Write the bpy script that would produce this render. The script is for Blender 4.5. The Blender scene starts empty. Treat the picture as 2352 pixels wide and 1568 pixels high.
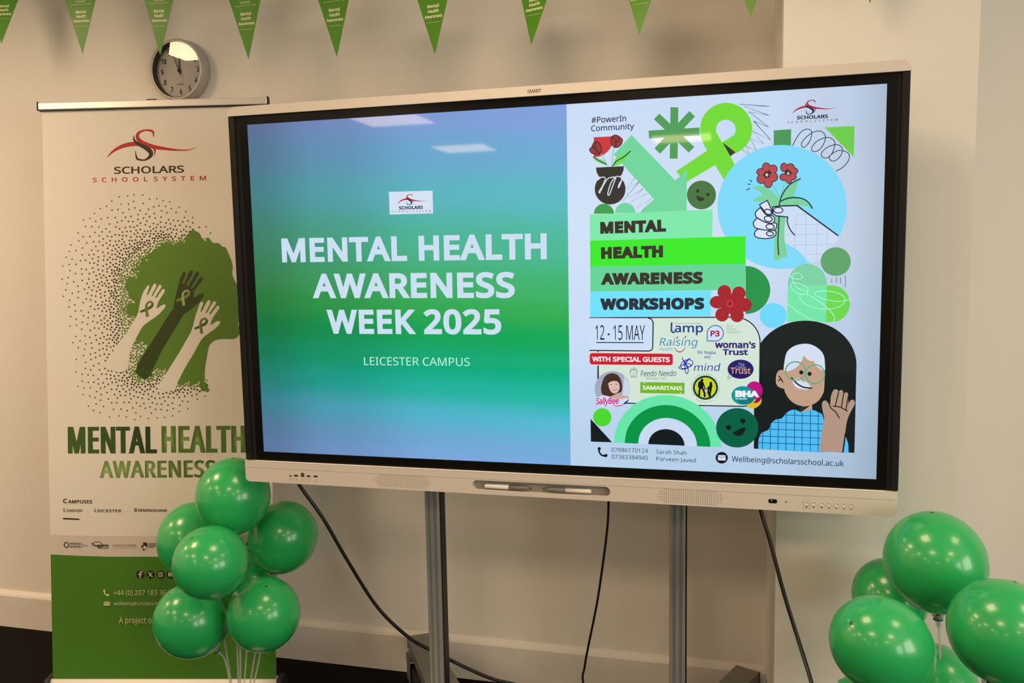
import bpy, bmesh, math, random, os
from mathutils import Vector, Matrix
from mathutils.geometry import tessellate_polygon
C = bpy.context.scene.collection
sc = bpy.context.scene
W, H = 2352, 1568

# ------------------------------------------------------------------ camera
F = 1902.35
CAM = Vector((0.46738, -2.10513, 1.56098))
YAW, PIT, ROL = -0.252067, 0.104188, 0.018862
cy, sy = math.cos(YAW), math.sin(YAW)
FW = Vector((sy*math.cos(PIT), cy*math.cos(PIT), -math.sin(PIT)))
_r = Vector((cy, -sy, 0)); _d = FW.cross(_r)
RT = math.cos(ROL)*_r + math.sin(ROL)*_d
DN = -math.sin(ROL)*_r + math.cos(ROL)*_d
cd = bpy.data.cameras.new('camera'); cam = bpy.data.objects.new('camera', cd); C.objects.link(cam)
cd.sensor_width = 36; cd.lens = F*36/W; cd.clip_start = 0.05
M = Matrix((RT, -DN, -FW)).transposed().to_4x4(); M.translation = CAM
cam.matrix_world = M
sc.camera = cam

# ------------------------------------------------------------------ light
sc.view_settings.view_transform = 'Standard'; sc.view_settings.look = 'None'
sc.view_settings.exposure = 0; sc.view_settings.gamma = 1
wd = bpy.data.worlds.new('world'); sc.world = wd; wd.use_nodes = True
wd.node_tree.nodes['Background'].inputs[0].default_value = (1.0, 0.80, 0.58, 1)
wd.node_tree.nodes['Background'].inputs[1].default_value = 0.30
WARM = (1.0, 0.69, 0.42)
def area(name, loc, sx, sy_, power, color, rot=(0, 0, 0)):
    l = bpy.data.lights.new(name, 'AREA'); l.shape = 'RECTANGLE'; l.size = sx; l.size_y = sy_
    l.energy = power; l.color = color
    o = bpy.data.objects.new(name, l); C.objects.link(o); o.location = loc; o.rotation_euler = rot
    return o
CEIL = 2.78
PANEL_W = 21.0
for x, ys in ((-4.3, (-0.75, -2.75)), (-2.36, (-0.75, -2.75, -4.8, -6.9)), (0.02, (-0.75, -2.75, -7.0)), (2.3, (-0.75, -2.75, -4.8))):
    for y in ys:
        area('ceiling_panel_light', (x, y, CEIL-0.03), 0.6, 0.6, PANEL_W*((1.32 if x < -2 else 0.85 if x < 1 else 0.6) if y > -1 else 1.0), WARM)
# daylight through the windows on the right hand side of the room
area('window_daylight', (4.4, -2.2, 1.5), 1.6, 1.5, 55, (0.98, 0.96, 0.82), (math.radians(90), 0, math.radians(90)))
area('window_daylight', (4.4, -4.6, 1.5), 1.6, 1.5, 55, (0.98, 0.96, 0.82), (math.radians(90), 0, math.radians(90)))

# ------------------------------------------------------------------ helpers
def lin(c):
    c = c/255.0
    return c/12.92 if c <= 0.04045 else ((c+0.055)/1.055)**2.4
def L3(c): return tuple(lin(x) for x in c)
def mat(name, col, rough=0.5, metal=0.0, spec=0.5, coat=0.0, sss=0.0, noise=0.0, nscale=40, bump=0.0, lin_=False, emit=None, estr=1.0):
    m = bpy.data.materials.new(name); m.use_nodes = True
    nt = m.node_tree; b = nt.nodes['Principled BSDF']
    c = col if lin_ else L3(col)
    b.inputs['Base Color'].default_value = (*c, 1); b.inputs['Roughness'].default_value = rough
    b.inputs['Metallic'].default_value = metal; b.inputs['Specular IOR Level'].default_value = spec
    b.inputs['Coat Weight'].default_value = coat; b.inputs['Coat Roughness'].default_value = 0.08
    if sss: b.inputs['Subsurface Weight'].default_value = sss; b.inputs['Subsurface Radius'].default_value = (0.02, 0.04, 0.02)
    if emit: b.inputs['Emission Color'].default_value = (*L3(emit), 1); b.inputs['Emission Strength'].default_value = estr
    if noise or bump:
        tc = nt.nodes.new('ShaderNodeTexCoord'); nz = nt.nodes.new('ShaderNodeTexNoise')
        nz.inputs['Scale'].default_value = nscale; nz.inputs['Detail'].default_value = 6
        nt.links.new(tc.outputs['Object'], nz.inputs['Vector'])
        if noise:
            mx = nt.nodes.new('ShaderNodeMix'); mx.data_type = 'RGBA'
            mx.inputs[6].default_value = (*[x*(1-noise) for x in c], 1); mx.inputs[7].default_value = (*[min(1, x*(1+noise)) for x in c], 1)
            nt.links.new(nz.outputs['Fac'], mx.inputs[0]); nt.links.new(mx.outputs[2], b.inputs['Base Color'])
        if bump:
            bp = nt.nodes.new('ShaderNodeBump'); bp.inputs['Strength'].default_value = bump; bp.inputs['Distance'].default_value = 0.002
            nt.links.new(nz.outputs['Fac'], bp.inputs['Height']); nt.links.new(bp.outputs['Normal'], b.inputs['Normal'])
    return m
def art_mat(name, emissive, rough=0.5, spec=0.3):
    m = bpy.data.materials.new(name); m.use_nodes = True
    nt = m.node_tree; b = nt.nodes['Principled BSDF']
    a = nt.nodes.new('ShaderNodeAttribute'); a.attribute_name = 'Col'
    b.inputs['Roughness'].default_value = rough; b.inputs['Specular IOR Level'].default_value = spec
    if emissive:
        b.inputs['Base Color'].default_value = (0.005, 0.005, 0.005, 1)
        nt.links.new(a.outputs['Color'], b.inputs['Emission Color']); b.inputs['Emission Strength'].default_value = 0.97
        m.cycles.emission_sampling = 'NONE'
    else:
        nt.links.new(a.outputs['Color'], b.inputs['Base Color'])
    return m
MAT = {}
MAT['wall'] = mat('wall_paint', (0.79, 0.77, 0.73), 0.75, spec=0.25, noise=0.02, nscale=3, bump=0.05, lin_=True)
MAT['pillar'] = mat('pillar_paint', (0.79, 0.78, 0.74), 0.75, spec=0.25, noise=0.02, nscale=3, bump=0.05, lin_=True)
MAT['ceil'] = mat('ceiling_tile', (0.8, 0.79, 0.76), 0.9, lin_=True, noise=0.04, nscale=60)
MAT['skirt'] = mat('skirting_gloss', (0.76, 0.73, 0.69), 0.4, lin_=True, noise=0.05, nscale=14)
MAT['carpet'] = mat('dark_carpet', (0.008, 0.0065, 0.0055), 0.95, spec=0.1, lin_=True, noise=0.5, nscale=300, bump=0.6)
MAT['white'] = mat('white_plastic', (0.66, 0.62, 0.57), 0.42, lin_=True)
MAT['black'] = mat('black_gloss', (0.006, 0.006, 0.006), 0.2, spec=0.14, lin_=True)
MAT['rail'] = mat('black_satin', (0.012, 0.012, 0.012), 0.4, spec=0.2, lin_=True)
MAT['groove'] = mat('black_matt', (0.003, 0.003, 0.003), 0.8, lin_=True)
MAT['greyp'] = mat('grey_plastic', (0.19, 0.18, 0.17), 0.5, lin_=True)
MAT['tray'] = mat('tray_grey', (0.30, 0.29, 0.27), 0.5, lin_=True)
MAT['penw'] = mat('pen_white', (0.82, 0.8, 0.76), 0.35, lin_=True)
MAT['alu'] = mat('aluminium', (0.46, 0.48, 0.50), 0.4, metal=0.6, lin_=True)
MAT['alud'] = mat('aluminium_rail', (0.75, 0.73, 0.70), 0.35, metal=0.35, lin_=True)
MAT['steel'] = mat('grey_steel', (0.23, 0.22, 0.21), 0.5, metal=0.2, lin_=True, noise=0.05)
MAT['steelbright'] = mat('bright_steel', (0.7, 0.7, 0.7), 0.25, metal=0.9, lin_=True)
MAT['rubber'] = mat('black_rubber', (0.012, 0.012, 0.012), 0.6, lin_=True)
MAT['cable'] = mat('cable_pvc', (0.008, 0.008, 0.008), 0.4, lin_=True)
MAT['line'] = mat('fine_line', (0.32, 0.29, 0.25), 0.6, lin_=True)
MAT['clockrim'] = mat('clock_rim', (0.40, 0.39, 0.37), 0.38, metal=0.15, lin_=True)
MAT['clockside'] = mat('clock_inner', (0.05, 0.048, 0.045), 0.5, lin_=True)
MAT['clockface'] = mat('clock_dial', (0.86, 0.85, 0.83), 0.6, lin_=True)
MAT['ink'] = mat('black_ink', (0.01, 0.01, 0.01), 0.5, lin_=True)
MAT['redhand'] = mat('red_hand', (0.25, 0.03, 0.02), 0.5, lin_=True)
MAT['balloon'] = mat('green_latex', (0.024, 0.44, 0.125), 0.26, lin_=True, sss=0.25, spec=0.5, coat=0.3)
MAT['knot'] = mat('dark_green_latex', (0.01, 0.11, 0.03), 0.3, lin_=True)
MAT['led'] = mat('green_led', (20, 60, 20), 0.3, emit=(120, 255, 120), estr=1.5)
MAT['screen'] = art_mat('screen_pixels', True, 0.03, 0.22)
MAT['print'] = art_mat('banner_print', False, 0.55, 0.25)
MAT['flag'] = art_mat('pennant_print', False, 0.42, 0.4)
def clear_mat(name, col, trans, rough):
    m = bpy.data.materials.new(name); m.use_nodes = True; nt = m.node_tree; nt.nodes.clear()
    o = nt.nodes.new('ShaderNodeOutputMaterial'); mx = nt.nodes.new('ShaderNodeMixShader'); t = nt.nodes.new('ShaderNodeBsdfTransparent')
    p = nt.nodes.new('ShaderNodeBsdfPrincipled'); p.inputs['Base Color'].default_value = (*col, 1); p.inputs['Roughness'].default_value = rough
    mx.inputs[0].default_value = 1-trans
    nt.links.new(t.outputs[0], mx.inputs[1]); nt.links.new(p.outputs[0], mx.inputs[2]); nt.links.new(mx.outputs[0], o.inputs[0])
    return m
MAT['clear'] = clear_mat('clear_plastic', (0.6, 0.62, 0.6), 0.55, 0.2)
def glass_mat():
    m = bpy.data.materials.new('clock_glass'); m.use_nodes = True; nt = m.node_tree; nt.nodes.clear()
    o = nt.nodes.new('ShaderNodeOutputMaterial'); mx = nt.nodes.new('ShaderNodeMixShader'); t = nt.nodes.new('ShaderNodeBsdfTransparent')
    g = nt.nodes.new('ShaderNodeBsdfGlossy'); g.inputs['Roughness'].default_value = 0.015
    fr = nt.nodes.new('ShaderNodeFresnel'); fr.inputs['IOR'].default_value = 1.62
    nt.links.new(fr.outputs[0], mx.inputs[0]); nt.links.new(t.outputs[0], mx.inputs[1]); nt.links.new(g.outputs[0], mx.inputs[2]); nt.links.new(mx.outputs[0], o.inputs[0])
    return m
MAT['glass'] = glass_mat()

def obj(name, bm, m, parent=None, smooth=False):
    me = bpy.data.meshes.new(name); bmesh.ops.recalc_face_normals(bm, faces=bm.faces); bm.to_mesh(me); bm.free()
    if smooth: me.shade_smooth()
    me.materials.append(m)
    o = bpy.data.objects.new(name, me); C.objects.link(o)
    if parent: o.parent = parent; o.matrix_parent_inverse = parent_world(parent).inverted()
    return o
def parent_world(o):
    return o.parent.matrix_basis @ o.matrix_parent_inverse @ o.matrix_basis if o.parent else o.matrix_basis.copy()
def tag(o, label, cat, group=None):
    o['label'] = label; o['category'] = cat
    if group: o['group'] = group
    return o
def thing(name, label, cat, loc=(0, 0, 0), group=None):
    o = bpy.data.objects.new(name, None); o.empty_display_size = 0.05; C.objects.link(o); o.location = loc
    return tag(o, label, cat, group)
def struct(o): o['kind'] = 'structure'; return o
def box(bm, x0, x1, y0, y1, z0, z1, bev=0.0, seg=2, mtx=None):
    v = [bm.verts.new((x, y, z)) for x in (x0, x1) for y in (y0, y1) for z in (z0, z1)]
    fs = [(0, 1, 3, 2), (4, 6, 7, 5), (0, 4, 5, 1), (2, 3, 7, 6), (0, 2, 6, 4), (1, 5, 7, 3)]
    ff = [bm.faces.new([v[i] for i in f]) for f in fs]
    if mtx:
        for q in v: q.co = mtx @ q.co
    if bev:
        es = list({e for f in ff for e in f.edges})
        bmesh.ops.bevel(bm, geom=es, offset=bev, segments=seg, profile=0.5, affect='EDGES')
    return bm
def nb(): return bmesh.new()
def prism(bm, pts, a, b, fn, holes=()):
    """extrude a 2D outline between heights a and b; fn(u,v,h)->3D"""
    loops = [list(pts)]+[list(h) for h in holes]
    flat = [p for l in loops for p in l]
    tris = tessellate_polygon([[Vector((p[0], p[1], 0)) for p in l] for l in loops])
    va = [bm.verts.new(fn(p[0], p[1], a)) for p in flat]; vb = [bm.verts.new(fn(p[0], p[1], b)) for p in flat]
    for t in tris:
        for vs in (va, vb):
            try: bm.faces.new([vs[i] for i in t])
            except ValueError: pass
    k = 0
    for l in loops:
        n = len(l)
        for i in range(n):
            j = (i+1) % n
            try: bm.faces.new((va[k+i], va[k+j], vb[k+j], vb[k+i]))
            except ValueError: pass
        k += n
    return bm
def XZ(u, v, h): return Vector((u, h, v))
def rrect(x0, x1, z0, z1, r=(0, 0, 0, 0), n=6):
    """rounded rectangle, radii tl,tr,br,bl"""
    out = []
    for (cx, cz, rr, a0) in ((x0, z1, r[0], 180), (x1, z1, r[1], 90), (x1, z0, r[2], 0), (x0, z0, r[3], 270)):
        if rr <= 0: out.append((cx, cz)); continue
        ox = cx+rr if cx == x0 else cx-rr; oz = cz+rr if cz == z0 else cz-rr
        for i in range(n+1):
            a = math.radians(a0-90*i/n); out.append((ox+rr*math.cos(a), oz+rr*math.sin(a)))
    return out
def tube(bm, pts, r, n=10, cap=True):
    pts = [Vector(p) for p in pts]; rings = []; up = Vector((0, 0, 1))
    t0 = (pts[1]-pts[0]).normalized(); nrm = t0.cross(Vector((0.3, 0.9, 0.31))).normalized()
    for i, p in enumerate(pts):
        a = pts[max(0, i-1)]; b = pts[min(len(pts)-1, i+1)]; t = (b-a).normalized()
        nrm = (nrm-t*nrm.dot(t)).normalized(); bn = t.cross(nrm)
        rr = r[i] if isinstance(r, (list, tuple)) else r
        rings.append([bm.verts.new(p+(nrm*math.cos(2*math.pi*k/n)+bn*math.sin(2*math.pi*k/n))*rr) for k in range(n)])
    for a, b in zip(rings, rings[1:]):
        for k in range(n): bm.faces.new((a[k], a[(k+1) % n], b[(k+1) % n], b[k]))
    if cap: bm.faces.new(rings[0]); bm.faces.new(list(reversed(rings[-1])))
    return bm
def catmull(pts, n=8):
    P_ = [Vector(p) for p in pts]; out = []
    for i in range(len(P_)-1):
        p0 = P_[max(0, i-1)]; p1 = P_[i]; p2 = P_[i+1]; p3 = P_[min(len(P_)-1, i+2)]
        for k in range(n):
            t = k/n
            out.append(0.5*((2*p1)+(p2-p0)*t+(2*p0-5*p1+4*p2-p3)*t*t+(3*p1-p0-3*p2+p3)*t**3))
    out.append(P_[-1]); return out
def lathe(bm, prof, n=32, mtx=Matrix()):
    """prof: (radius, height) list about the local z axis"""
    rings = []
    for r, h in prof:
        if r < 1e-6: rings.append([bm.verts.new(mtx @ Vector((0, 0, h)))])
        else: rings.append([bm.verts.new(mtx @ Vector((r*math.cos(2*math.pi*k/n), r*math.sin(2*math.pi*k/n), h))) for k in range(n)])
    for a, b in zip(rings, rings[1:]):
        for k in range(n):
            k2 = (k+1) % n
            if len(a) == 1 and len(b) == 1: continue
            if len(a) == 1: bm.faces.new((a[0], b[k2], b[k]))
            elif len(b) == 1: bm.faces.new((a[k], a[k2], b[0]))
            else: bm.faces.new((a[k], a[k2], b[k2], b[k]))
    return bm
def frame_to(axis, origin):
    q = Vector((0, 0, 1)).rotation_difference(Vector(axis).normalized())
    return Matrix.Translation(origin) @ q.to_matrix().to_4x4()
def rayd(px, py): return (RT*((px-W/2)/F)+DN*((py-H/2)/F)+FW)
def at_y(px, py, y): d = rayd(px, py); return CAM+d*((y-CAM.y)/d.y)
def at_depth(px, py, dep): return CAM+rayd(px, py)*dep

# ------------------------------------------------------------------ flat artwork on a plane
_tc = {}
def load_font():
    try: return bpy.data.fonts.load(os.path.join(bpy.utils.system_resource('DATAFILES', path='fonts'), 'NotoSansMath-Regular.woff2'))
    except Exception: return None
FONT = load_font()
def edge_strips(l, bx, by, sgn):
    """strips and corner pieces that thicken an outline outwards by bx, by"""
    vs, fs, lay = [], [], []; n = len(l); nr = []
    for i in range(n):
        x0, y0 = l[i]; x1, y1 = l[(i+1) % n]; d = math.hypot(x1-x0, y1-y0) or 1e-9; nr.append(((y1-y0)/d*sgn, -(x1-x0)/d*sgn))
    for i in range(n):
        x0, y0 = l[i]; x1, y1 = l[(i+1) % n]; ux, uy = nr[i]; b = len(vs)
        vs += [(x0, y0), (x1, y1), (x1+ux*bx, y1+uy*by), (x0+ux*bx, y0+uy*by)]; fs.append((b, b+1, b+2, b+3)); lay += [1+i % 5]*4
        px, py = nr[i-1]; cr = (px*uy-py*ux)*sgn
        if cr > 1e-3:
            k = 1/max(1+px*ux+py*uy, 0.4); b = len(vs)
            vs += [(x0, y0), (x0+px*bx, y0+py*by), (x0+(px+ux)*k*bx, y0+(py+uy)*k*by), (x0+ux*bx, y0+uy*by)]; fs.append((b, b+1, b+2, b+3)); lay += [1+i % 5]*4
    return vs, fs, lay
def fill_loops(loops, bx=0.0, by=0.0):
    """fill each outer contour with the holes that lie in it; overlapping contours simply overprint"""
    def sa(l): return 0.5*sum(l[i][0]*l[(i+1) % len(l)][1]-l[(i+1) % len(l)][0]*l[i][1] for i in range(len(l)))
    def inside(p, l):
        c = False
        for i in range(len(l)):
            (x0, y0), (x1, y1) = l[i], l[(i+1) % len(l)]
            if (y0 > p[1]) != (y1 > p[1]) and p[0] < (x1-x0)*(p[1]-y0)/(y1-y0)+x0: c = not c
        return c
    ar = [sa(l) for l in loops]; sgn = 1 if ar[max(range(len(loops)), key=lambda i: abs(ar[i]))] > 0 else -1
    outs = [i for i in range(len(loops)) if ar[i]*sgn > 0]; holes = {i: [] for i in outs}
    for i in range(len(loops)):
        if ar[i]*sgn > 0: continue
        c = [o for o in outs if inside(loops[i][0], loops[o])]
        if c: holes[min(c, key=lambda o: abs(ar[o]))].append(i)
    vs, fs, lay = [], [], []
    for k, o in enumerate(outs):
        ll = [loops[o]]+[loops[h] for h in holes[o]]; b = len(vs)
        vs += [p for l in ll for p in l]; lay += [6*(k % 2)]*sum(len(l) for l in ll)
        fs += [tuple(b+i for i in t) for t in tessellate_polygon([[Vector((x, y, 0)) for x, y in l] for l in ll])]
        if bx > 0:
            for l in ll:
                v2, f2, l2 = edge_strips(l, bx, by, sgn); b = len(vs); vs += v2; fs += [tuple(b+i for i in f) for f in f2]; lay += [q+6*(k % 2) for q in l2]
    return vs, fs, lay
def text_mesh(s, bold, sp):
    k = (s, bold, sp)
    if k in _tc: return _tc[k]
    c = bpy.data.curves.new('t', 'FONT'); c.body = s; c.size = 1; c.space_character = sp; c.resolution_u = 3
    if FONT: c.font = FONT
    c.dimensions = '2D'; c.fill_mode = 'NONE'
    o = bpy.data.objects.new('t', c); C.objects.link(o)
    dg = bpy.context.evaluated_depsgraph_get(); dg.update()
    e = o.evaluated_get(dg); me = e.to_mesh()
    pv = [(v.co.x, v.co.y) for v in me.vertices]; nx = {}
    for ed in me.edges:
        i, j = ed.vertices; nx.setdefault(i, []).append(j); nx.setdefault(j, []).append(i)
    e.to_mesh_clear(); bpy.data.objects.remove(o); bpy.data.curves.remove(c)
    seen = set(); loops = []
    for i in sorted(nx):
        if i in seen: continue
        l = [i]; seen.add(i); cur = i
        while True:
            q = [j for j in nx[cur] if j not in seen]
            if not q: break
            cur = min(q) if len(l) == 1 else q[0]; seen.add(cur); l.append(cur)
        pts = [pv[j] for j in l]; pts = [p for n, p in enumerate(pts) if (p[0]-pts[n-1][0])**2+(p[1]-pts[n-1][1])**2 > 1e-10]
        if len(pts) > 2: loops.append(pts)
    bx, by = bold if isinstance(bold, tuple) else (bold, bold)
    _tc[k] = fill_loops(loops, max(0, bx), max(0, by)); return _tc[k]
class Art:
    step = 6.0e-6
    def __init__(s, pixmap, to3d): s.pm = pixmap; s.to3d = to3d; s.v = []; s.f = []; s.c = []; s.h = 0.0; s.fr = (0, 0, 1); s.local = False; s.fine = True
    def frame(s, ox, oy, k): s.fr = (ox, oy, k); s.local = False
    def m(s, p):
        if s.local: return (p[0], p[1])
        return s.pm(s.fr[0]+p[0]*s.fr[2], s.fr[1]+p[1]*s.fr[2])
    def up(s): s.h += s.step
    def _add(s, uv, faces, col, lay=None):
        b = len(s.v); s.v += [s.to3d(u, v, s.h+(lay[i]*s.step if lay else 0)) for i, (u, v) in enumerate(uv)]
        for f in faces:
            s.f.append([b+i for i in f])
            s.c.append([(L3(col(*uv[i])) if callable(col) else L3(col)) for i in f])
    def poly(s, pts, col, holes=(), raw=False, smooth=0):
        if smooth: pts = [tuple(p[:2]) for p in catmull([(*p, 0) for p in list(pts)+[pts[0]]], smooth)[:-1]]
        s.up(); loops = [[(p if raw else s.m(p)) for p in l] for l in [pts]+list(holes)]
        tr = tessellate_polygon([[Vector((a, b, 0)) for a, b in l] for l in loops])
        s._add([p for l in loops for p in l], tr, col)
    def ell(s, cx, cy_, rx, ry, col, a0=0, a1=360, rot=0, n=48, hole=None, close=()):
        def pts(rx, ry):
            q = []; ca, sa = math.cos(math.radians(rot)), math.sin(math.radians(rot)); full = abs(a1-a0) >= 360
            for i in range(n if full else n+1):
                a = math.radians(a0+(a1-a0)*i/n); x = rx*math.cos(a); y = ry*math.sin(a); q.append((cx+x*ca-y*sa, cy_+x*sa+y*ca))
            return q
        s.poly(pts(rx, ry)+list(close), col, [pts(*hole)] if hole else ())
    def ring(s, cx, cy_, rx, ry, w, col, n=40): s.ell(cx, cy_, rx+w/2, ry+w/2, col, n=n, hole=(rx-w/2, ry-w/2))
    def stroke(s, pts, w, col, smooth=6, close=False):
        """ribbon along a line; w one width or one per point (frame units)"""
        n0 = len(pts); ws = list(w) if isinstance(w, (list, tuple)) else [w]*n0
        q = [Vector((p[0], p[1], ww)) for p, ww in zip(pts, ws)]
        if close: q.append(q[0])
        if smooth and len(q) > 2: q = catmull(q, smooth)
        s.up(); Lf, Rt = [], []
        for i, p in enumerate(q):
            a = q[max(0, i-1)]; b = q[min(len(q)-1, i+1)]; t = Vector((b.x-a.x, b.y-a.y)); 
            if t.length < 1e-9: t = Vector((1, 0))
            t.normalize(); hw = max(0.0, p.z)/2
            if not smooth and 0 < i < len(q)-1:
                t1 = Vector((p.x-a.x, p.y-a.y)).normalized(); cc = max(0.5, abs(t1.dot(t))); hw /= cc
            nx, ny = -t.y*hw, t.x*hw
            Lf.append(s.m((p.x+nx, p.y+ny))); Rt.append(s.m((p.x-nx, p.y-ny)))
        n = len(q); s._add(Lf+Rt, [(i, i+1, n+i+1, n+i) for i in range(n-1)], col)
        if not isinstance(w, (list, tuple)) and not close and w > 3 and n0 > 1:
            for e in (q[0], q[-1]):
                s._add([s.m((e.x+w/2*math.cos(a*0.7854), e.y+w/2*math.sin(a*0.7854))) for a in range(8)], [tuple(range(8))], col)
    def text(s, t, Lp, Rp, cap, col, bold=0.0, sp=1.0, shear=0.0):
        s.up(); vs, fs, lay = text_mesh(t, bold, sp); hv = text_mesh('H', bold, 1.0)[0]; h0 = max(y for x, y in hv)-min(y for x, y in hv); y0 = min(y for x, y in hv)
        x0 = min(x for x, y in vs); x1 = max(x for x, y in vs)
        a = Vector(s.m(Lp)); b = Vector(s.m(Rp)); up = -1 if not s.local else 1
        tp = Vector(s.m((Lp[0], Lp[1]+up*cap))); ch = abs(tp.y-a.y)
        ex = (b-a)/(x1-x0); ey = Vector((-(b-a).y, (b-a).x)).normalized()*(ch/h0)
        uv = []
        for x, y in vs:
            p = a+ex*(x-x0)+ey*(y-y0)
            if shear: p = p+(b-a).normalized()*(shear*(y-y0)*ch/h0)
            uv.append((p.x, p.y))
        if callable(col):
            umin = min(a.x, b.x); umax = max(a.x, b.x); f = lambda u, v: col((u-umin)/(umax-umin), (v-a.y)/ch)
        else: f = col
        s._add(uv, fs, f, lay if s.fine else [min(q, 1) for q in lay]); s.h += s.step*((13 if bold else 7) if s.fine else 2)
    def arc_text(s, t, cx, cy_, r, a0, a1, hgt, col, bold=0.0, inside=False):
        n = len(t)
        for i, ch in enumerate(t):
            if ch == ' ': continue
            a = math.radians(a0+(a1-a0)*(i+0.5)/n); rx, ry = math.cos(a), math.sin(a)
            tx, ty = (-ry, rx) if a1 > a0 else (ry, -rx)
            vs, fs, lay = text_mesh(ch, bold, 1.0); x0 = min(x for x, y in vs); x1 = max(x for x, y in vs); k = hgt/0.73; mx = (x0+x1)/2
            o = 1 if a1 > a0 else -1
            s._add([s.m((cx+rx*(r+o*y*k)+tx*(x-mx)*k, cy_+ry*(r+o*y*k)+ty*(x-mx)*k)) for x, y in vs], fs, col)
        s.up()
    def grid(s, u0, u1, v0, v1, nu, nv, fn):
        s.up(); uv = [(u0+(u1-u0)*i/nu, v0+(v1-v0)*j/nv) for j in range(nv+1) for i in range(nu+1)]
        fs = [(j*(nu+1)+i, j*(nu+1)+i+1, (j+1)*(nu+1)+i+1, (j+1)*(nu+1)+i) for j in range(nv) for i in range(nu)]
        s._add(uv, fs, lambda u, v: fn((u-u0)/(u1-u0), (v1-v)/(v1-v0)))
    def build(s, name, m, parent=None):
        me = bpy.data.meshes.new(name); me.from_pydata([tuple(x) for x in s.v], [], s.f)
        at = me.attributes.new('Col', 'FLOAT_COLOR', 'CORNER'); i = 0; vals = []
        for p, cs in zip(me.polygons, s.c):
            for c in cs: vals += [*c, 1.0]
        at.data.foreach_set('color', vals)
        # all faces look out of the plane
        nrm = s.to3d(0, 0, 1)-s.to3d(0, 0, 0); flip = [p.index for p in me.polygons if p.normal.dot(nrm) < 0]
        me.materials.append(m); me.update()
        o = bpy.data.objects.new(name, me); C.objects.link(o)
        if parent: o.parent = parent; o.matrix_parent_inverse = parent_world(parent).inverted()
        return o
def school(a, L_, R_, cap, col, bold):
    for t, f0, f1 in (('SCHOOL', 0.0, 0.484), ('SYSTEM', 0.538, 1.0)):
        a.text(t, (L_[0]+(R_[0]-L_[0])*f0, L_[1]+(R_[1]-L_[1])*f0), (L_[0]+(R_[0]-L_[0])*f1, L_[1]+(R_[1]-L_[1])*f1), cap, col, bold, 1.75)
def logo(a, cu, cv, k, red, blk):
    """swooping S emblem; cu,cv plane position of its middle, k metres per unit"""
    sv = (a.local, a.m); a.local = False
    a.m = lambda p: (cu+(p[0]-1276)*k, cv-(p[1]-1215)*k)
    a.stroke([(893, 1322), (960, 1262), (1050, 1222), (1150, 1210), (1240, 1228)], [2, 22, 34, 36, 30], red)
    a.stroke([(1297, 1162), (1290, 1112), (1230, 1098), (1172, 1120), (1162, 1160), (1200, 1200), (1290, 1236), (1400, 1257), (1500, 1270), (1590, 1270), (1660, 1250)], [3, 20, 14, 24, 32, 34, 34, 24, 14, 8, 2], red)
    a.stroke([(1288, 1238), (1306, 1270), (1297, 1315)], [22, 16, 2], red)
    a.stroke([(1134, 1140), (1130, 1172), (1160, 1207), (1220, 1240), (1265, 1275), (1268, 1312), (1220, 1345), (1168, 1340), (1150, 1325), (1140, 1265)], [3, 16, 26, 34, 40, 32, 14, 16, 16, 3], blk)
    a.local, a.m = sv[0], sv[1]
    if 'm' in a.__dict__: del a.__dict__['m']

# ------------------------------------------------------------------ setting
WALL_Y = 0.70; PIL_Y = 0.23
bm = nb(); box(bm, -5, 5, -9, 1.6, -0.05, 0.0); struct(obj('floor', bm, MAT['carpet']))
bm = nb(); box(bm, -5, 5, -9, 1.6, CEIL, CEIL+0.05); struct(obj('ceiling', bm, MAT['ceil']))
bm = nb(); box(bm, -5, 5, WALL_Y, WALL_Y+0.12, 0, CEIL); struct(obj('wall_back', bm, MAT['wall']))
bm = nb(); box(bm, -5, -4.9, -9, WALL_Y, 0, CEIL); struct(obj('wall_left', bm, MAT['wall']))
pxl = 0.611; pxr = 0.5*(at_y(2248, 0, PIL_Y).x+at_y(2213, 1180, PIL_Y).x)
bm = nb(); box(bm, pxl, pxr, PIL_Y, WALL_Y, 0, CEIL); struct(obj('wall_pillar', bm, MAT['pillar']))
def skirting(name, x0, x1):
    bm = nb(); pr = [(WALL_Y, 0), (WALL_Y-0.018, 0), (WALL_Y-0.018, 0.138), (WALL_Y-0.014, 0.146), (WALL_Y-0.004, 0.158), (WALL_Y, 0.159)]
    va = [bm.verts.new((x0, y, z)) for y, z in pr]; vb = [bm.verts.new((x1, y, z)) for y, z in pr]
    for i in range(len(pr)-1): bm.faces.new((va[i], vb[i], vb[i+1], va[i+1]))
    bm.faces.new(va); bm.faces.new(vb)
    return struct(obj(name, bm, MAT['skirt']))
skirting('baseboard_back', -5, pxl); skirting('baseboard_right', pxr, 5)

# ------------------------------------------------------------------ interactive display
DZ = 1.471
disp = thing('interactive_display', 'large wide touchscreen in a white and black frame showing MENTAL HEALTH AWARENESS WEEK 2025', 'display', (0, 0.05, DZ))
bm = nb(); box(bm, -0.872, 0.866, 0.006, 0.085, 0.935, 1.97, 0.006); obj('housing', bm, MAT['greyp'], disp)
bm = nb(); prism(bm, rrect(-0.879, 0.874, 1.959, 1.984, (0.022, 0.022, 0, 0)), -0.012, 0.06, XZ)
tt = obj('top_trim', bm, MAT['white'], disp)
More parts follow.
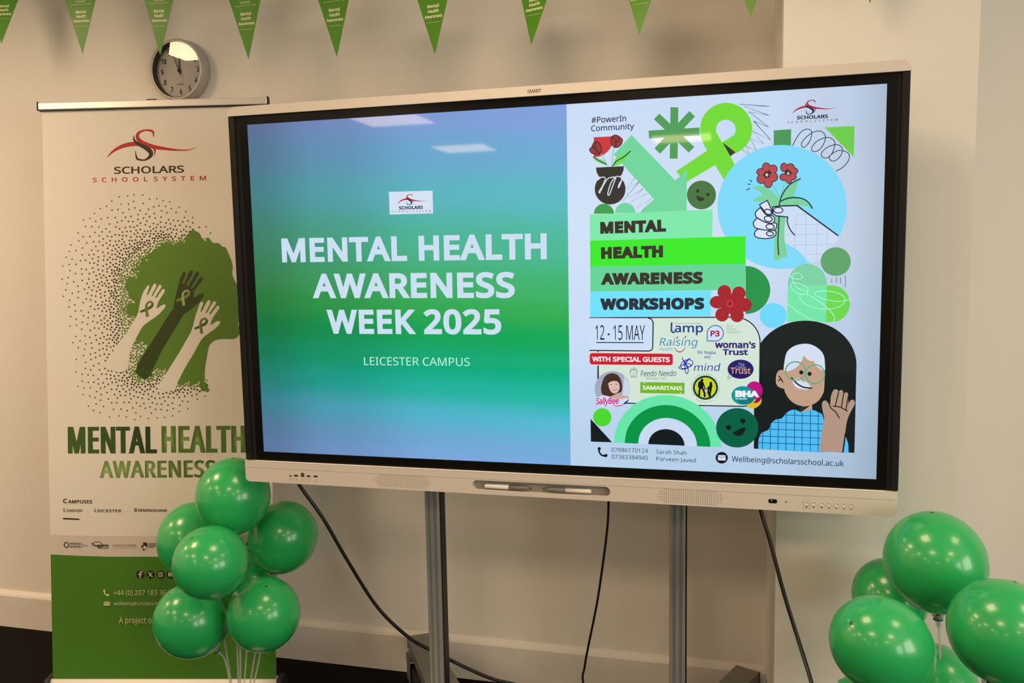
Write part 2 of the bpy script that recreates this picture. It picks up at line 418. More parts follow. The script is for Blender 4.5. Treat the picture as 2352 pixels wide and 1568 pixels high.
# bottom panel with a recessed pen tray
TR = rrect(-0.190, 0.184, 0.931, 0.958, (0.0135,)*4, 8)
bm = nb(); prism(bm, rrect(-0.880, 0.871, 0.920, 0.9815, (0, 0, 0.013, 0.013)), -0.014, 0.008, XZ, [TR])
bp = obj('bottom_panel', bm, MAT['white'], disp)
bm = nb(); box(bm, -0.845, 0.842, -0.0147, -0.0125, 0.9795, 0.9835, 0.0015); obj('panel_lip', bm, MAT['penw'], bp)
bm = nb(); box(bm, -0.875, 0.868, -0.0142, -0.0138, 0.9612, 0.9620); obj('seam', bm, MAT['line'], bp)
bm = nb(); prism(bm, rrect(-0.1895, 0.1835, 0.9315, 0.9575, (0.013,)*4, 8), 0.004, 0.0075, XZ); obj('pen_tray', bm, MAT['tray'], disp)
# black frame
bm = nb(); prism(bm, rrect(-0.879, 0.873, 0.9815, 1.959), -0.003, 0.006, XZ, [rrect(-0.825, 0.825, DZ-0.464, DZ+0.464)])
bz = obj('bezel', bm, MAT['black'], disp)
for x0, x1 in ((-0.879, -0.860), (0.856, 0.873)):
    bm = nb(); box(bm, x0, x1, -0.010, -0.003, 0.983, 1.9588, 0.002); obj('side_rail', bm, MAT['rail'], bz)
for x0, x1 in ((-0.860, -0.848), (0.848, 0.856)):
    bm = nb(); box(bm, x0, x1, -0.0034, -0.003, 0.983, 1.9585); obj('rail_groove', bm, MAT['groove'], bz)
el = Art(None, lambda u, v, h: Vector((u, -0.0101-h, v))); el.local = True
el.poly([(-0.878, 0.9845), (-0.861, 0.9845), (-0.861, 1.002), (-0.878, 1.002)], (70, 68, 64)); el.poly([(-0.8773, 0.9852), (-0.8617, 0.9852), (-0.8617, 1.0013), (-0.8773, 1.0013)], (14, 13, 12))
el.poly([(-0.8750, 0.991), (-0.864, 0.9925), (-0.864, 0.9945), (-0.8750, 0.9965)], (60, 58, 55)); el.build('energy_label', MAT['print'], bz)
sl = Art(None, lambda u, v, h: Vector((u, -0.0121-h, v))); sl.local = True
sl.text('SMART', (-0.0195, 1.9665), (0.0165, 1.9665), 0.0085, (30, 28, 26), 0.005, 0.9); sl.build('brand_lettering', MAT['print'], tt)
def grille(x0, x1, z0, z1):
    a = Art(None, lambda u, v, h: Vector((u, -0.01405-h, v))); a.local = True; zc = (z0+z1)/2; rr = (z1-z0)/2; nx = 31; nz = 8
    for i in range(nx):
        for j in range(nz):
            x = x0+(x1-x0)*i/(nx-1); z = z0+(z1-z0)*j/(nz-1); cx = min(max(x, x0+rr), x1-rr)
            if (x-cx)**2+(z-zc)**2 <= rr*rr*1.06: a.ell(x, z, 0.0011, 0.0011, (78, 64, 52), n=6)
            a.h = 0
    a.build('speaker_grille', MAT['print'], bp)
grille(-0.471, -0.313, 0.928, 0.960); grille(0.306, 0.467, 0.926, 0.959)
for x, z, w, h, nm in ((-0.7345, 0.9425, 0.007, 0.003, 'usb_c_port'), (-0.717, 0.944, 0.012, 0.0045, 'hdmi_port'), (-0.6965, 0.9475, 0.010, 0.011, 'usb_b_port'), (-0.678, 0.9445, 0.011, 0.0045, 'usb_a_port'), (-0.6555, 0.945, 0.0115, 0.0045, 'usb_a_port')):
    bm = nb(); box(bm, x-w/2, x+w/2, -0.0146, -0.0135, z-h/2, z+h/2); p_ = obj(nm, bm, MAT['ink'], bp)
    if nm == 'usb_b_port': bm = nb(); box(bm, x-0.0025, x+0.0025, -0.0149, -0.0146, z-0.002, z+0.003); obj('tongue', bm, MAT['greyp'], p_)
a = Art(None, lambda u, v, h: Vector((u, -0.01405-h, v))); a.local = True; lc = (120, 104, 86)
a.stroke([(-0.7375, 0.9345), (-0.7315, 0.9345), (-0.7315, 0.9305)], 0.0006, lc, 0); a.stroke([(-0.7375, 0.9325), (-0.734, 0.9325)], 0.0008, lc, 0)
a.stroke([(-0.722, 0.938), (-0.724, 0.9365), (-0.724, 0.930), (-0.722, 0.9285), (-0.692, 0.928), (-0.6905, 0.930), (-0.6905, 0.936), (-0.6925, 0.938)], 0.0005, lc, 0)
a.stroke([(-0.7205, 0.9335), (-0.713, 0.9335)], 0.001, lc, 0); a.text('HDMI', (-0.7205, 0.932), (-0.713, 0.932), 0.002, lc)
a.stroke([(-0.699, 0.931), (-0.694, 0.9355)], 0.0006, lc, 0); a.stroke([(-0.699, 0.9355), (-0.696, 0.9355)], 0.0006, lc, 0)
for x in (-0.678, -0.6555):
    a.stroke([(x-0.003, 0.9305), (x-0.003, 0.935), (x+0.002, 0.935), (x+0.003, 0.934), (x+0.003, 0.9305), (x-0.003, 0.9305)], 0.0005, lc, 0)
a.build('port_symbols', MAT['print'], bp)
bm = nb(); prism(bm, rrect(0.5765, 0.5975, 0.9385, 0.9485, (0.0049,)*4), -0.0150, -0.0135, XZ); sw = obj('sensor_window', bm, MAT['black'], bp)
bm = nb(); prism(bm, [(0.5845+0.0012*math.cos(i*0.785), 0.945+0.0012*math.sin(i*0.785)) for i in range(8)], -0.0153, -0.015, XZ); obj('status_light', bm, MAT['led'], sw)
bm = nb(); prism(bm, [(0.6185+0.0018*math.cos(i*0.785), 0.943+0.0018*math.sin(i*0.785)) for i in range(8)], -0.0144, -0.0135, XZ); obj('microphone_hole', bm, MAT['ink'], bp)
SY = ((0.666, 'home'), (0.683, 'box'), (0.701, 'shield'), (0.718, 'sun'), (0.735, 'dot'), (0.752, 'vol'), (0.769, 'ring'))
for x, kind in SY:
    bm = nb(); lathe(bm, [(0, 0.0004), (0.0042, 0.0003), (0.0050, -0.0004), (0.0058, -0.0005), (0.0064, 0.0004), (0.0064, 0.002)], 20, frame_to((0, 1, 0), (x, -0.0144, 0.9425)))
    b_ = obj('button', bm, MAT['white'], bp, True)
    a = Art(None, lambda u, v, h: Vector((u, -0.01405-h, v))); a.local = True; g = (90, 76, 62); z = 0.9335
    if kind == 'home': a.poly([(x-0.002, z-0.002), (x+0.002, z-0.002), (x+0.002, z), (x+0.0027, z), (x, z+0.002), (x-0.0027, z), (x-0.002, z)], g); a.stroke(rrect(x-0.0076, x+0.0076, 0.9295, 0.9505, (0.0015,)*4, 3), 0.0005, lc, 0, True)
    elif kind == 'ring': a.ring(x, z, 0.0021, 0.0021, 0.0007, g, 16)
    elif kind == 'vol': a.poly([(x-0.0025, z-0.0008), (x-0.001, z-0.0008), (x+0.001, z-0.002), (x+0.001, z+0.002), (x-0.001, z+0.0008), (x-0.0025, z+0.0008)], g); a.stroke([(x+0.0022, z-0.0012), (x+0.0022, z+0.0012)], 0.0006, g, 0)
    elif kind == 'box': a.poly([(x-0.0022, z-0.002), (x+0.0005, z-0.002), (x+0.0005, z+0.002), (x-0.0022, z+0.002)], g); a.stroke([(x+0.0018, z-0.002), (x+0.0018, z+0.002)], 0.0008, g, 0)
    elif kind == 'shield': a.poly([(x-0.0022, z+0.002), (x+0.0022, z+0.002), (x+0.0018, z-0.001), (x, z-0.0024), (x-0.0018, z-0.001)], g)
    elif kind == 'sun': a.ell(x, z, 0.0012, 0.0012, g, n=8); a.ring(x, z, 0.0021, 0.0021, 0.0004, g, 12)
    else: a.ell(x, z, 0.0018, 0.0018, g, n=10)
    a.build('button_symbol', MAT['print'], b_)

# ---- picture on the screen
def scr_map(px, py): p = at_y(px, py, 0.0); return (p.x, p.z)
S = Art(scr_map, lambda u, v, h: Vector((u, -h, v))); S.fine = False
def ramp(t, stops):
    for (a, ca), (b, cb) in zip(stops, stops[1:]):
        if t <= b: k = (t-a)/(b-a); k = k*k*(3-2*k); return tuple(x+(y-x)*k for x, y in zip(ca, cb))
    return stops[-1][1]
SLIDE = [(0, (130, 160, 220)), (0.10, (110, 170, 210)), (0.22, (92, 184, 196)), (0.36, (76, 184, 150)), (0.48, (64, 178, 110)), (0.55, (48, 172, 82)), (0.62, (8, 165, 88)), (0.70, (6, 172, 122)), (0.78, (34, 182, 160)), (0.86, (84, 184, 208)), (0.94, (114, 172, 216)), (1.0, (128, 172, 230))]
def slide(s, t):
    tt_ = t-0.045*(s-0.45); c = ramp(max(0, tt_), SLIDE); g = ramp(s, [(0, (0.70,)), (0.25, (0.86,)), (0.6, (0.99,)), (1, (1.02,))])[0]  # left side dimmed: the LCD's viewing-angle falloff is put into the slide colours
    e = min(1, 0.80+6*min(t, 1-t)) if min(t, 1-t) < 0.033 else 1  # slight vignette along top and bottom edges, also painted into the colours
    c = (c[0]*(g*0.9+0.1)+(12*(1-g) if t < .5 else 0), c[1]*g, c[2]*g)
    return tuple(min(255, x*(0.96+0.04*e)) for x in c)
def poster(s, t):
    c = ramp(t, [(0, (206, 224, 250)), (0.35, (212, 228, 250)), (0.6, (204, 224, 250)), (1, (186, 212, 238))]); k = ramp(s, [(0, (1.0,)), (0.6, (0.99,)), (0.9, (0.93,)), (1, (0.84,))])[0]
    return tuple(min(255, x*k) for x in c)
us = scr_map(1305.5, 600)[0]
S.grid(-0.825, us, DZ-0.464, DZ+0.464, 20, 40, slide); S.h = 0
S.grid(us, 0.825, DZ-0.464, DZ+0.464, 20, 20, poster)
S.poly([(us-0.0008, DZ-0.464), (us+0.0004, DZ-0.464), (us+0.0004, DZ+0.464), (us-0.0008, DZ+0.464)], (150, 205, 215), raw=True)
BG = (206, 224, 249)
# left half: title slide
S.frame(640, 420, 0.29333)
S.poly([(863, 70), (1205, 60), (1210, 238), (870, 247)], (216, 229, 246))
lu, lv = S.m((1042, 127)); logo(S, lu, lv, 0.0001085, (185, 45, 50), (30, 32, 48))
S.text('SCHOLARS', (942, 209), (1130, 204), 26, (28, 32, 46), 0.03); school(S, (885, 232), (1192, 226), 14, (150, 100, 120), 0.012)
TW = (206, 226, 245)
S.text('MENTAL HEALTH', (28, 622), (2100, 597), 187, TW, 0.029, 1.05); S.text('AWARENESS', (268, 902), (1850, 900), 190, TW, 0.029, 1.05); S.text('WEEK 2025', (382, 1180), (1745, 1186), 187, TW, 0.029, 1.05)
S.text('LEICESTER CAMPUS', (670, 1425), (1497, 1433), 62, (190, 244, 228), 0.0)
# right half: poster
S.frame(1300, 180, 0.20408)
NAVY = (34, 40, 62); MINT = (116, 216, 160); BARK = (58, 54, 46)
S.text('#PowerIn', (287, 504), (677, 482), 68, NAVY, 0.008); S.text('Community', (283, 596), (768, 568), 64, NAVY, 0.008)
for p, q in (((1220, 325), (1212, 903)), ((932, 632), (1505, 596)), ((1020, 427), (1413, 803)), ((1420, 398), (1027, 817))):
    dx, dy = q[0]-p[0], q[1]-p[1]; l = math.hypot(dx, dy); nx, ny = -dy/l*44, dx/l*44
    S.poly([(p[0]+nx, p[1]+ny), (q[0]+nx, q[1]+ny), (q[0]-nx, q[1]-ny), (p[0]-nx, p[1]-ny)], (82, 160, 90))
LIME = (118, 222, 58)
S.poly([(1590, 812), (1240, 1045), (1290, 1105), (1350, 1170), (1680, 975), (1800, 880)], LIME)
S.ell(1803, 568, 293, 293, LIME)
S.poly([(1514, 640), (1545, 735), (1590, 812), (1680, 975), (1790, 1165), (1913, 1000), (1850, 876), (1760, 720), (1700, 600)], LIME)
S.poly([(1762, 720), (1908, 832), (1850, 877)], (62, 56, 42))
S.ell(1799, 575, 110, 110, (204, 222, 250), 150, 395, close=[(1758, 720)])
S.poly([(738, 636), (1228, 1146), (1290, 1100), (1350, 1020), (1362, 1032), (1357, 1492), (835, 1508), (990, 1360), (537, 855)], MINT)
S.poly([(313, 662), (530, 652)]+[(313+222*math.cos(math.radians(a)), 662+226*math.sin(math.radians(a))) for a in range(0, 91, 6)], (202, 62, 66))
def outl(pts, fill, line, w, smooth=5):
    S.poly(pts, fill, smooth=smooth); S.stroke(pts, w, line, smooth, True)
outl([(345, 708), (385, 745), (400, 800), (385, 845), (335, 855), (285, 838), (265, 800), (290, 770), (310, 725)], (150, 62, 64), (60, 24, 30), 8)
S.stroke([(345, 710), (325, 760), (345, 810), (385, 845)], 8, (60, 24, 30)); S.stroke([(290, 772), (320, 780), (332, 800)], 8, (60, 24, 30))
outl([(513, 655), (555, 636), (600, 655), (636, 690), (620, 745), (575, 778), (530, 765), (506, 710)], (150, 62, 64), (60, 24, 30), 8)
S.stroke([(516, 655), (560, 700), (556, 775)], 8, (60, 24, 30)); S.stroke([(575, 660), (600, 690), (560, 720)], 8, (60, 24, 30))
S.stroke([(392, 850), (430, 910), (466, 990)], 8, (130, 196, 152)); S.stroke([(541, 780), (525, 880), (520, 985)], 8, (130, 196, 152))
S.poly([(310, 888), (380, 905), (440, 938), (462, 978), (390, 955), (335, 928)], (128, 216, 120), smooth=4)
S.poly([(528, 985), (560, 900), (640, 855), (720, 820), (655, 930), (580, 978)], (112, 222, 92), smooth=4)
S.stroke([(308, 886), (380, 930), (456, 967)], 10, (24, 46, 34)); S.stroke([(524, 988), (570, 930), (650, 885), (724, 818)], 11, (24, 46, 34))
S.ell(427, 1522, 113, 112, (66, 160, 82), 180, 360); S.ell(667, 1514, 115, 114, MINT, 180, 360)
S.poly([(337, 1003), (652, 987), (648, 1030), (632, 1075), (605, 1112), (500, 1130), (372, 1105), (346, 1060)], BARK)
S.ell(497, 1245, 173, 173, BARK)
S.stroke([(362, 1140), (400, 1112), (435, 1115), (440, 1140), (405, 1220), (372, 1272), (382, 1285), (420, 1205), (470, 1130), (520, 1112), (560, 1115), (545, 1160), (515, 1240), (490, 1305), (472, 1310), (478, 1260), (510, 1170), (560, 1108), (600, 1105), (628, 1125), (612, 1190), (590, 1232), (598, 1190), (636, 1130)], 11, (218, 228, 246))
S.stroke([(775, 1120), (685, 1245), (825, 1165), (625, 1390), (870, 1240), (725, 1398), (912, 1290), (800, 1458), (968, 1345), (850, 1500)], 5, (92, 112, 130), 0)
S.frame(1640, 190, 0.20408)
S.stroke([(290, 242), (620, 263), (340, 265), (618, 367), (385, 328), (430, 355), (615, 500), (445, 430), (640, 645), (435, 545), (560, 690), (410, 632), (480, 765), (360, 715), (395, 815), (320, 755)], 6, (66, 104, 116), 0)
lu, lv = S.m((1122, 268)); logo(S, lu, lv, 0.0001265, (178, 42, 62), (38, 44, 72))
S.text('SCHOLARS', (932, 414), (1282, 397), 40, (36, 40, 66), 0.03); school(S, (825, 458), (1392, 426), 23, (136, 84, 112), 0.012)
S.poly([(672, 537), (868, 523), (865, 725), (672, 730)], (76, 156, 92)); S.poly([(1247, 503), (1582, 487), (1572, 835)], (112, 208, 78))
S.stroke([(880, 715), (930, 620), (990, 545), (1060, 522), (1100, 560), (1080, 650), (1030, 715), (995, 722), (985, 680), (1040, 610), (1120, 555), (1200, 545), (1250, 590), (1245, 660), (1200, 740), (1140, 775), (1100, 760), (1110, 710), (1170, 650), (1270, 615), (1340, 640), (1360, 690), (1330, 790), (1270, 845), (1220, 835), (1210, 790), (1270, 730), (1370, 695), (1430, 720), (1445, 770), (1410, 840), (1350, 880), (1300, 860), (1310, 815), (1390, 765), (1470, 770), (1520, 810), (1510, 880), (1450, 950), (1375, 993)], 9, (42, 54, 76))
S.frame(1640, 430, 0.21042)
SKYB = (130, 221, 254); S.ell(743, 215, 706, 677, SKYB, n=80)
S.poly([(640, 215), (720, 205), (905, 197), (1352, 527)]+[(743+710*math.cos(math.radians(a_)), 215+681*math.sin(math.radians(a_))) for a_ in range(30, 64, 4)]+[(1028, 818), (960, 730), (880, 660), (790, 618), (660, 578), (650, 420), (650, 300)], BG)
for x, a_, b_ in ((787, 225, 300), (897, 222, 470), (888, 480, 690), (1003, 300, 780), (1124, 380, 772), (1240, 465, 660)): S.stroke([(x, a_), (x-4, b_)], 4, (172, 186, 218), 0)
for y, a_, b_ in ((303, 780, 1010), (408, 860, 1165), (518, 780, 1240), (628, 850, 1300), (735, 980, 1165)): S.stroke([(a_, y), (b_, y-5)], 4, (172, 186, 218), 0)
S.frame(1640, 190, 0.20408); LEAF = (126, 212, 160); INK = (36, 60, 58)
S.poly([(430, 1182), (480, 1160), (560, 1165), (640, 1215), (720, 1290), (745, 1390), (640, 1388), (600, 1322), (520, 1335), (440, 1335), (447, 1312), (500, 1280), (548, 1268), (500, 1215)], LEAF, smooth=3)
S.stroke([(665, 1155), (735, 1290)], 14, LEAF, 0); S.stroke([(797, 1105), (750, 1290)], 14, LEAF, 0)
S.poly([(960, 1085), (930, 1180), (890, 1290), (800, 1300), (735, 1380), (770, 1260), (820, 1180), (880, 1120)], LEAF); S.poly([(745, 1345), (850, 1300), (930, 1295), (1030, 1330), (1090, 1390), (1105, 1412), (1040, 1388), (950, 1380), (740, 1390)], LEAF)
S.stroke([(733, 1390), (748, 1310), (790, 1220), (860, 1140), (970, 1080)], 14, INK); S.stroke([(752, 1332), (830, 1300), (920, 1292), (1010, 1310), (1070, 1355), (1105, 1412)], 15, INK)
for pts in ([(405, 1093), (425, 1113)], [(380, 1140), (408, 1142)], [(367, 1208), (405, 1187)]): S.stroke(pts, 10, (30, 52, 82), 0)
FR = (184, 78, 82); FO = (72, 38, 56)
def petals(lst):
    S.ell(sum(q[0] for q in lst)/len(lst), sum(q[1] for q in lst)/len(lst), 50, 50, FO, n=28)
    for x, y, rx, ry in lst: S.ell(x, y, rx+5, ry+5, FO, n=28)
    for x, y, rx, ry in lst: S.ell(x, y, rx-4, ry-4, FR, n=28)
petals([(588, 952, 44, 50), (664, 972, 46, 46), (668, 1060, 48, 52), (610, 1122, 46, 58), (532, 1084, 48, 50), (528, 1004, 48, 38)]); S.ell(595, 1036, 24, 26, (70, 84, 52)); S.ell(594, 1036, 14, 17, (206, 222, 180))
petals([(788, 952, 38, 48), (860, 952, 42, 42), (902, 992, 42, 34), (888, 1055, 38, 38), (842, 1085, 36, 48), (785, 1062, 44, 38)]); S.ell(835, 1020, 21, 24, (70, 84, 52)); S.ell(834, 1021, 12, 15, (206, 222, 180))
S.frame(1640, 430, 0.21042); HO = (36, 48, 56); HW = (222, 233, 252)
S.poly([(665, 310), (785, 325), (770, 420), (768, 560), (800, 755), (725, 775), (718, 800), (652, 797), (660, 560)], LEAF)
S.stroke([(711, 320), (702, 480), (697, 600), (705, 735)], 13, HO)
for f_ in ([(480, 455), (445, 490), (455, 540), (540, 560), (630, 550), (672, 520), (668, 475), (590, 470)], [(470, 335), (430, 385), (440, 430), (480, 452), (590, 470), (660, 465), (685, 420), (670, 390), (570, 385)], [(505, 220), (455, 270), (455, 312), (480, 338), (560, 380), (640, 392), (662, 345), (640, 310), (570, 300)]): outl(f_, HW, HO, 12, 4)
S.poly([(495, 190), (580, 143), (622, 230), (642, 280), (600, 302), (550, 262)], HW); S.stroke([(495, 190), (580, 143), (622, 230), (642, 285), (600, 302), (550, 262)], 12, HO, 0, True)
for x, y, rx, ry, ro in ((590, 268, 38, 27, 25), (592, 345, 44, 30, 10), (612, 430, 44, 29, 5), (610, 507, 38, 23, 5)): S.ell(x, y, rx+6, ry+6, HO, rot=ro); S.ell(x, y, rx-6, ry-6, HW, rot=ro)
S.poly([(640, 225), (720, 205), (905, 200), (905, 320), (805, 325), (680, 312), (645, 285)], BG)
S.stroke([(640, 215), (720, 205), (905, 199), (1352, 526)], 15, HO, 0); S.stroke([(638, 225), (645, 290), (680, 312), (805, 325)], 13, HO, 0); S.stroke([(805, 325), (800, 380), (830, 460), (880, 522)], 13, HO)
S.ell(700, 250, 56, 36, HO); S.ell(700, 250, 44, 25, HW)
S.ell(345, 1120, 268, 262, (40, 150, 76), -90, 90); S.ell(1328, 810, 164, 156, (98, 166, 112)); S.ell(645, 1399, 147, 137, (112, 219, 255))
S.ell(1018, 1052, 211, 217, (126, 212, 166), 175, 365, close=[(1228, 1090), (806, 1090)]); S.poly([(807, 1076), (1230, 1069), (1221, 1472), (796, 1466)], (120, 232, 172))
S.poly([(1230, 1070)]+[(1285+197*math.sin(math.radians(a_)), 1270-200*math.cos(math.radians(a_))) for a_ in range(0, 181, 6)]+[(1221, 1472)], (112, 218, 80))
SQ = (166, 255, 214)
S.stroke([(830, 965), (870, 995), (940, 1000), (965, 975), (930, 938), (880, 940), (852, 975), (865, 1040), (910, 1095), (980, 1130), (1025, 1128), (1010, 1090), (940, 1055), (870, 1042), (838, 1065), (860, 1120), (930, 1162), (1000, 1168), (1025, 1135)], 9, SQ)
S.stroke([(1062, 1190), (1170, 1260), (1270, 1350), (1315, 1420), (1300, 1468)], 9, SQ); S.stroke([(800, 1268), (900, 1345), (1000, 1410), (1080, 1455)], 9, SQ)
S.stroke([(1060, 1185), (1000, 1165), (940, 1175), (945, 1220), (1000, 1275), (1100, 1315), (1240, 1330), (1370, 1300), (1430, 1240), (1400, 1180), (1300, 1140), (1180, 1130), (1105, 1150), (1112, 1180), (1200, 1220), (1340, 1245), (1430, 1235), (1480, 1222)], 8, SQ)
for x, a_, b_ in ((1285, 1000, 1040), (1335, 985, 1040), (1380, 985, 1045), (1433, 960, 1090)):
    y = a_
    while y < b_: S.stroke([(x-3, y), (x+3, min(b_, y+9))], 7, (112, 126, 140), 0); y += 13
# waving figure
S.frame(1700, 720, 0.2168); ARCH = (22, 30, 30)
S.ell(690, 540, 542, 466, ARCH, 180, 360, close=[(1210, 1473), (145, 1429)], n=60)
SKIN = (196, 162, 136); HAIR = (214, 226, 245)
S.poly([(760, 960), (765, 1040), (700, 1060), (640, 1045), (660, 980)], SKIN); S.poly([(640, 985), (740, 975), (650, 1040), (630, 1025)], (40, 48, 54))
S.poly([(475, 600), (420, 598), (385, 640), (378, 720), (395, 765), (440, 788), (485, 780)], SKIN, smooth=4)
S.poly([(462, 560), (465, 780), (490, 860), (540, 925), (610, 967), (690, 978), (770, 960), (830, 920), (870, 860), (890, 790), (897, 520), (880, 430), (830, 370), (760, 330), (690, 318), (600, 332), (530, 370), (485, 430)], SKIN, smooth=4)
S.poly([(462, 560), (485, 430), (530, 370), (600, 332), (690, 318), (760, 330), (830, 370), (880, 430), (897, 520), (894, 608), (840, 580), (795, 540), (782, 503), (740, 500), (700, 475), (675, 445), (655, 490), (620, 545), (570, 585), (510, 608), (463, 602)], HAIR, smooth=3)
S.stroke([(412, 662), (432, 690), (452, 725)], 12, ARCH); S.stroke([(432, 690), (405, 710)], 12, ARCH, 0)
S.poly([(556, 722), (590, 690), (640, 690), (655, 718), (700, 722), (735, 755), (748, 785), (690, 805), (620, 792), (575, 762)], HAIR, smooth=3)
S.stroke([(545, 680), (600, 738), (670, 778), (758, 788)], 15, ARCH)
S.ring(585, 608, 106, 98, 14, (100, 174, 134)); S.ring(793, 640, 100, 100, 14, (100, 174, 134)); S.ell(647, 622, 22, 22, ARCH); S.ell(735, 637, 22, 22, ARCH)
S.poly([(192, 1431), (192, 1431), (195, 1340), (225, 1265), (300, 1228), (330, 1160), (380, 1120), (440, 1108), (490, 1050), (550, 1018), (600, 1022), (657, 1045), (740, 1018), (820, 1040), (885, 1115), (880, 1460), (880, 1460)], (82, 192, 246), smooth=3)
GRD = (20, 96, 150)
for x, y in ((240, 1262), (322, 1172), (405, 1116), (488, 1055), (577, 1019), (657, 1045), (744, 1020), (828, 1045)): S.stroke([(x, y), (x-3, 1432+(x-190)*0.04)], 8, GRD, 0)
for y, a_, b_ in ((1072, 475, 850), (1150, 345, 885), (1222, 310, 885), (1295, 210, 885), (1365, 196, 885)): S.stroke([(a_, y), (b_, y+(b_-a_)*0.035)], 8, GRD, 0)
S.poly([(1118, 1300), (1145, 1380), (1148, 1470), (1095, 1470)], (82, 192, 246))
ARM = (182, 150, 132)
S.poly([(838, 1461), (838, 1461), (870, 1210), (890, 1115), (872, 1020), (866, 955), (882, 925), (912, 922), (945, 965), (955, 950), (960, 880), (985, 815), (1010, 800), (1036, 812), (1046, 826), (1062, 808), (1086, 816), (1096, 845), (1120, 833), (1142, 850), (1146, 955), (1162, 925), (1190, 910), (1214, 932), (1208, 972), (1170, 1040), (1140, 1110), (1120, 1200), (1090, 1467), (1090, 1467)], ARM, smooth=3)
for pts in ([(1042, 830), (1008, 975)], [(1096, 845), (1072, 990)], [(1143, 880), (1120, 1018)], [(985, 978), (1060, 990), (1135, 1032)], [(945, 965), (965, 1002), (1010, 1040), (1050, 1105)], [(1112, 1270), (1085, 1467)]): S.stroke(pts, 11, (30, 26, 26), 4)
# text bands
S.frame(1300, 460, 0.20408)
for pts, c in (([(268, 160), (1652, 103), (1645, 420), (272, 460)], (130, 236, 174)), ([(272, 455), (2022, 403), (2022, 716), (275, 748)], (62, 238, 44)), ([(275, 745), (2022, 712), (2017, 1005), (275, 1027)], (104, 215, 154)), ([(275, 1025), (1635, 1013), (1630, 1303), (272, 1316)], (116, 228, 254))): S.poly(pts, c)
BK = (58, 52, 44)
for t, l, r, cp, c in (('MENTAL', (387, 377), (1127, 352), 134, BK), ('HEALTH', (397, 660), (1093, 641), 132, BK), ('AWARENESS', (393, 950), (1540, 937), 130, BK), ('WORKSHOPS', (385, 1232), (1557, 1226), 128, (40, 50, 60))): S.text(t, l, r, cp, c, 0.058, 1.10)
# details box
S.frame(1340, 720, 0.17857); LB = (16, 22, 34)
CORN = [(1950+322*math.sin(math.radians(a_)), 370-324*math.cos(math.radians(a_))) for a_ in range(0, 91, 6)]
BX = [(195, 48)]+CORN+[(2264, 1060), (2240, 1110), (2200, 1150), (2130, 1180), (2060, 1190), (1470, 1180), (560, 1150), (190, 1140)]
S.poly(BX, (214, 233, 217)); S.stroke([(85, 54), (440, 51)]+CORN+[(2264, 1060), (2240, 1110), (2200, 1150), (2130, 1180), (2060, 1190), (1470, 1180), (560, 1150), (190, 1140), (190, 478)], 14, LB, 0)
S.poly([(85, 56), (835, 58), (872, 72), (895, 112), (890, 440), (872, 468), (840, 478), (85, 472)], (206, 226, 250)); S.stroke([(835, 56), (876, 70), (898, 112), (892, 440), (875, 470), (840, 480), (85, 472)], 14, LB, 0)
S.text('12 - 15 MAY', (155, 335), (792, 338), 185, (22, 28, 44), -0.006); S.stroke([(172, 370), (772, 372)], 12, (22, 28, 44), 0)
def rrp(x0, y0, x1, y1, r, dy=0): return [(x, y+dy*(x-x0)) for x, y in rrect(x0, x1, y0, y1, (r,)*4)]
S.poly(rrp(72, 497, 1160, 662, 38, 0.009), (244, 214, 216)); S.poly(rrp(82, 506, 1150, 652, 32, 0.009), (205, 26, 46))
S.text('WITH SPECIAL GUESTS', (112, 613), (1112, 623), 62, (246, 240, 244), 0.03)
S.stroke([(1135, 120), (1132, 210), (1145, 235), (1168, 240)], 22, (32, 68, 144), 4); S.text('amp', (1172, 240), (1540, 240), 112, (32, 68, 144), 0.015); S.stroke([(1165, 124), (1522, 126)], 5, (120, 140, 160), 0)
S.poly([(1592, 350), (1592, 250)]+[(1697+104*math.cos(math.radians(a)), 252+100*math.sin(math.radians(a))) for a in range(180, 451, 10)], (206, 228, 250)); S.stroke([(1592, 350), (1592, 250)]+[(1697+104*math.cos(math.radians(a)), 252+100*math.sin(math.radians(a))) for a in range(190, 451, 10)], 11, (36, 88, 152), 0, True)
S.text('P3', (1635, 293), (1752, 293), 75, (168, 20, 52), 0.03)
for t, y, x in (('PEOPLE', 174, 1927), ('POTENTIAL', 212, 1968), ('POSSIBILITIES', 251, 2022)): S.text(t, (1840, y), (x, y+1), 27, (136, 152, 158), -0.005)
S.text('Raising', (978, 410), (1455, 414), 98, (56, 138, 190), -0.006, 1.0, 0.2); S.stroke([(1215, 298), (1200, 318)], 13, (170, 50, 60), 0); S.stroke([(1318, 290), (1308, 312)], 13, (170, 50, 60), 0)
S.stroke([(1165, 435), (1205, 480), (1240, 492), (1280, 475), (1312, 432)], [6, 11, 13, 11, 6], (160, 70, 76)); S.text('Health', (975, 476), (1140, 476), 42, (104, 158, 190), -0.006, 1.0, 0.2)
S.text("woman's", (1690, 441), (2215, 446), 88, (52, 34, 112), 0.03); S.text('Trust', (1790, 531), (2115, 533), 76, (52, 34, 112), 0.03)
S.text('Dr Najia', (1472, 516), (1698, 520), 40, (44, 78, 160), 0.01); S.text('Ati', (1553, 576), (1632, 577), 38, (44, 78, 160), 0.01)
S.stroke([(1268, 562), (1290, 610), (1345, 680), (1385, 672), (1410, 630), (1380, 595), (1310, 598), (1258, 645), (1255, 690), (1300, 705), (1385, 665), (1340, 640), (1280, 660), (1225, 690), (1275, 715), (1350, 690), (1290, 650), (1372, 570), (1310, 650), (1312, 740), (1336, 772), (1350, 720), (1325, 650), (1290, 600)], 10, (22, 34, 172))
S.text('mind', (1420, 735), (1745, 735), 92, (22, 34, 172), 0.0, 1.0, 0.18)
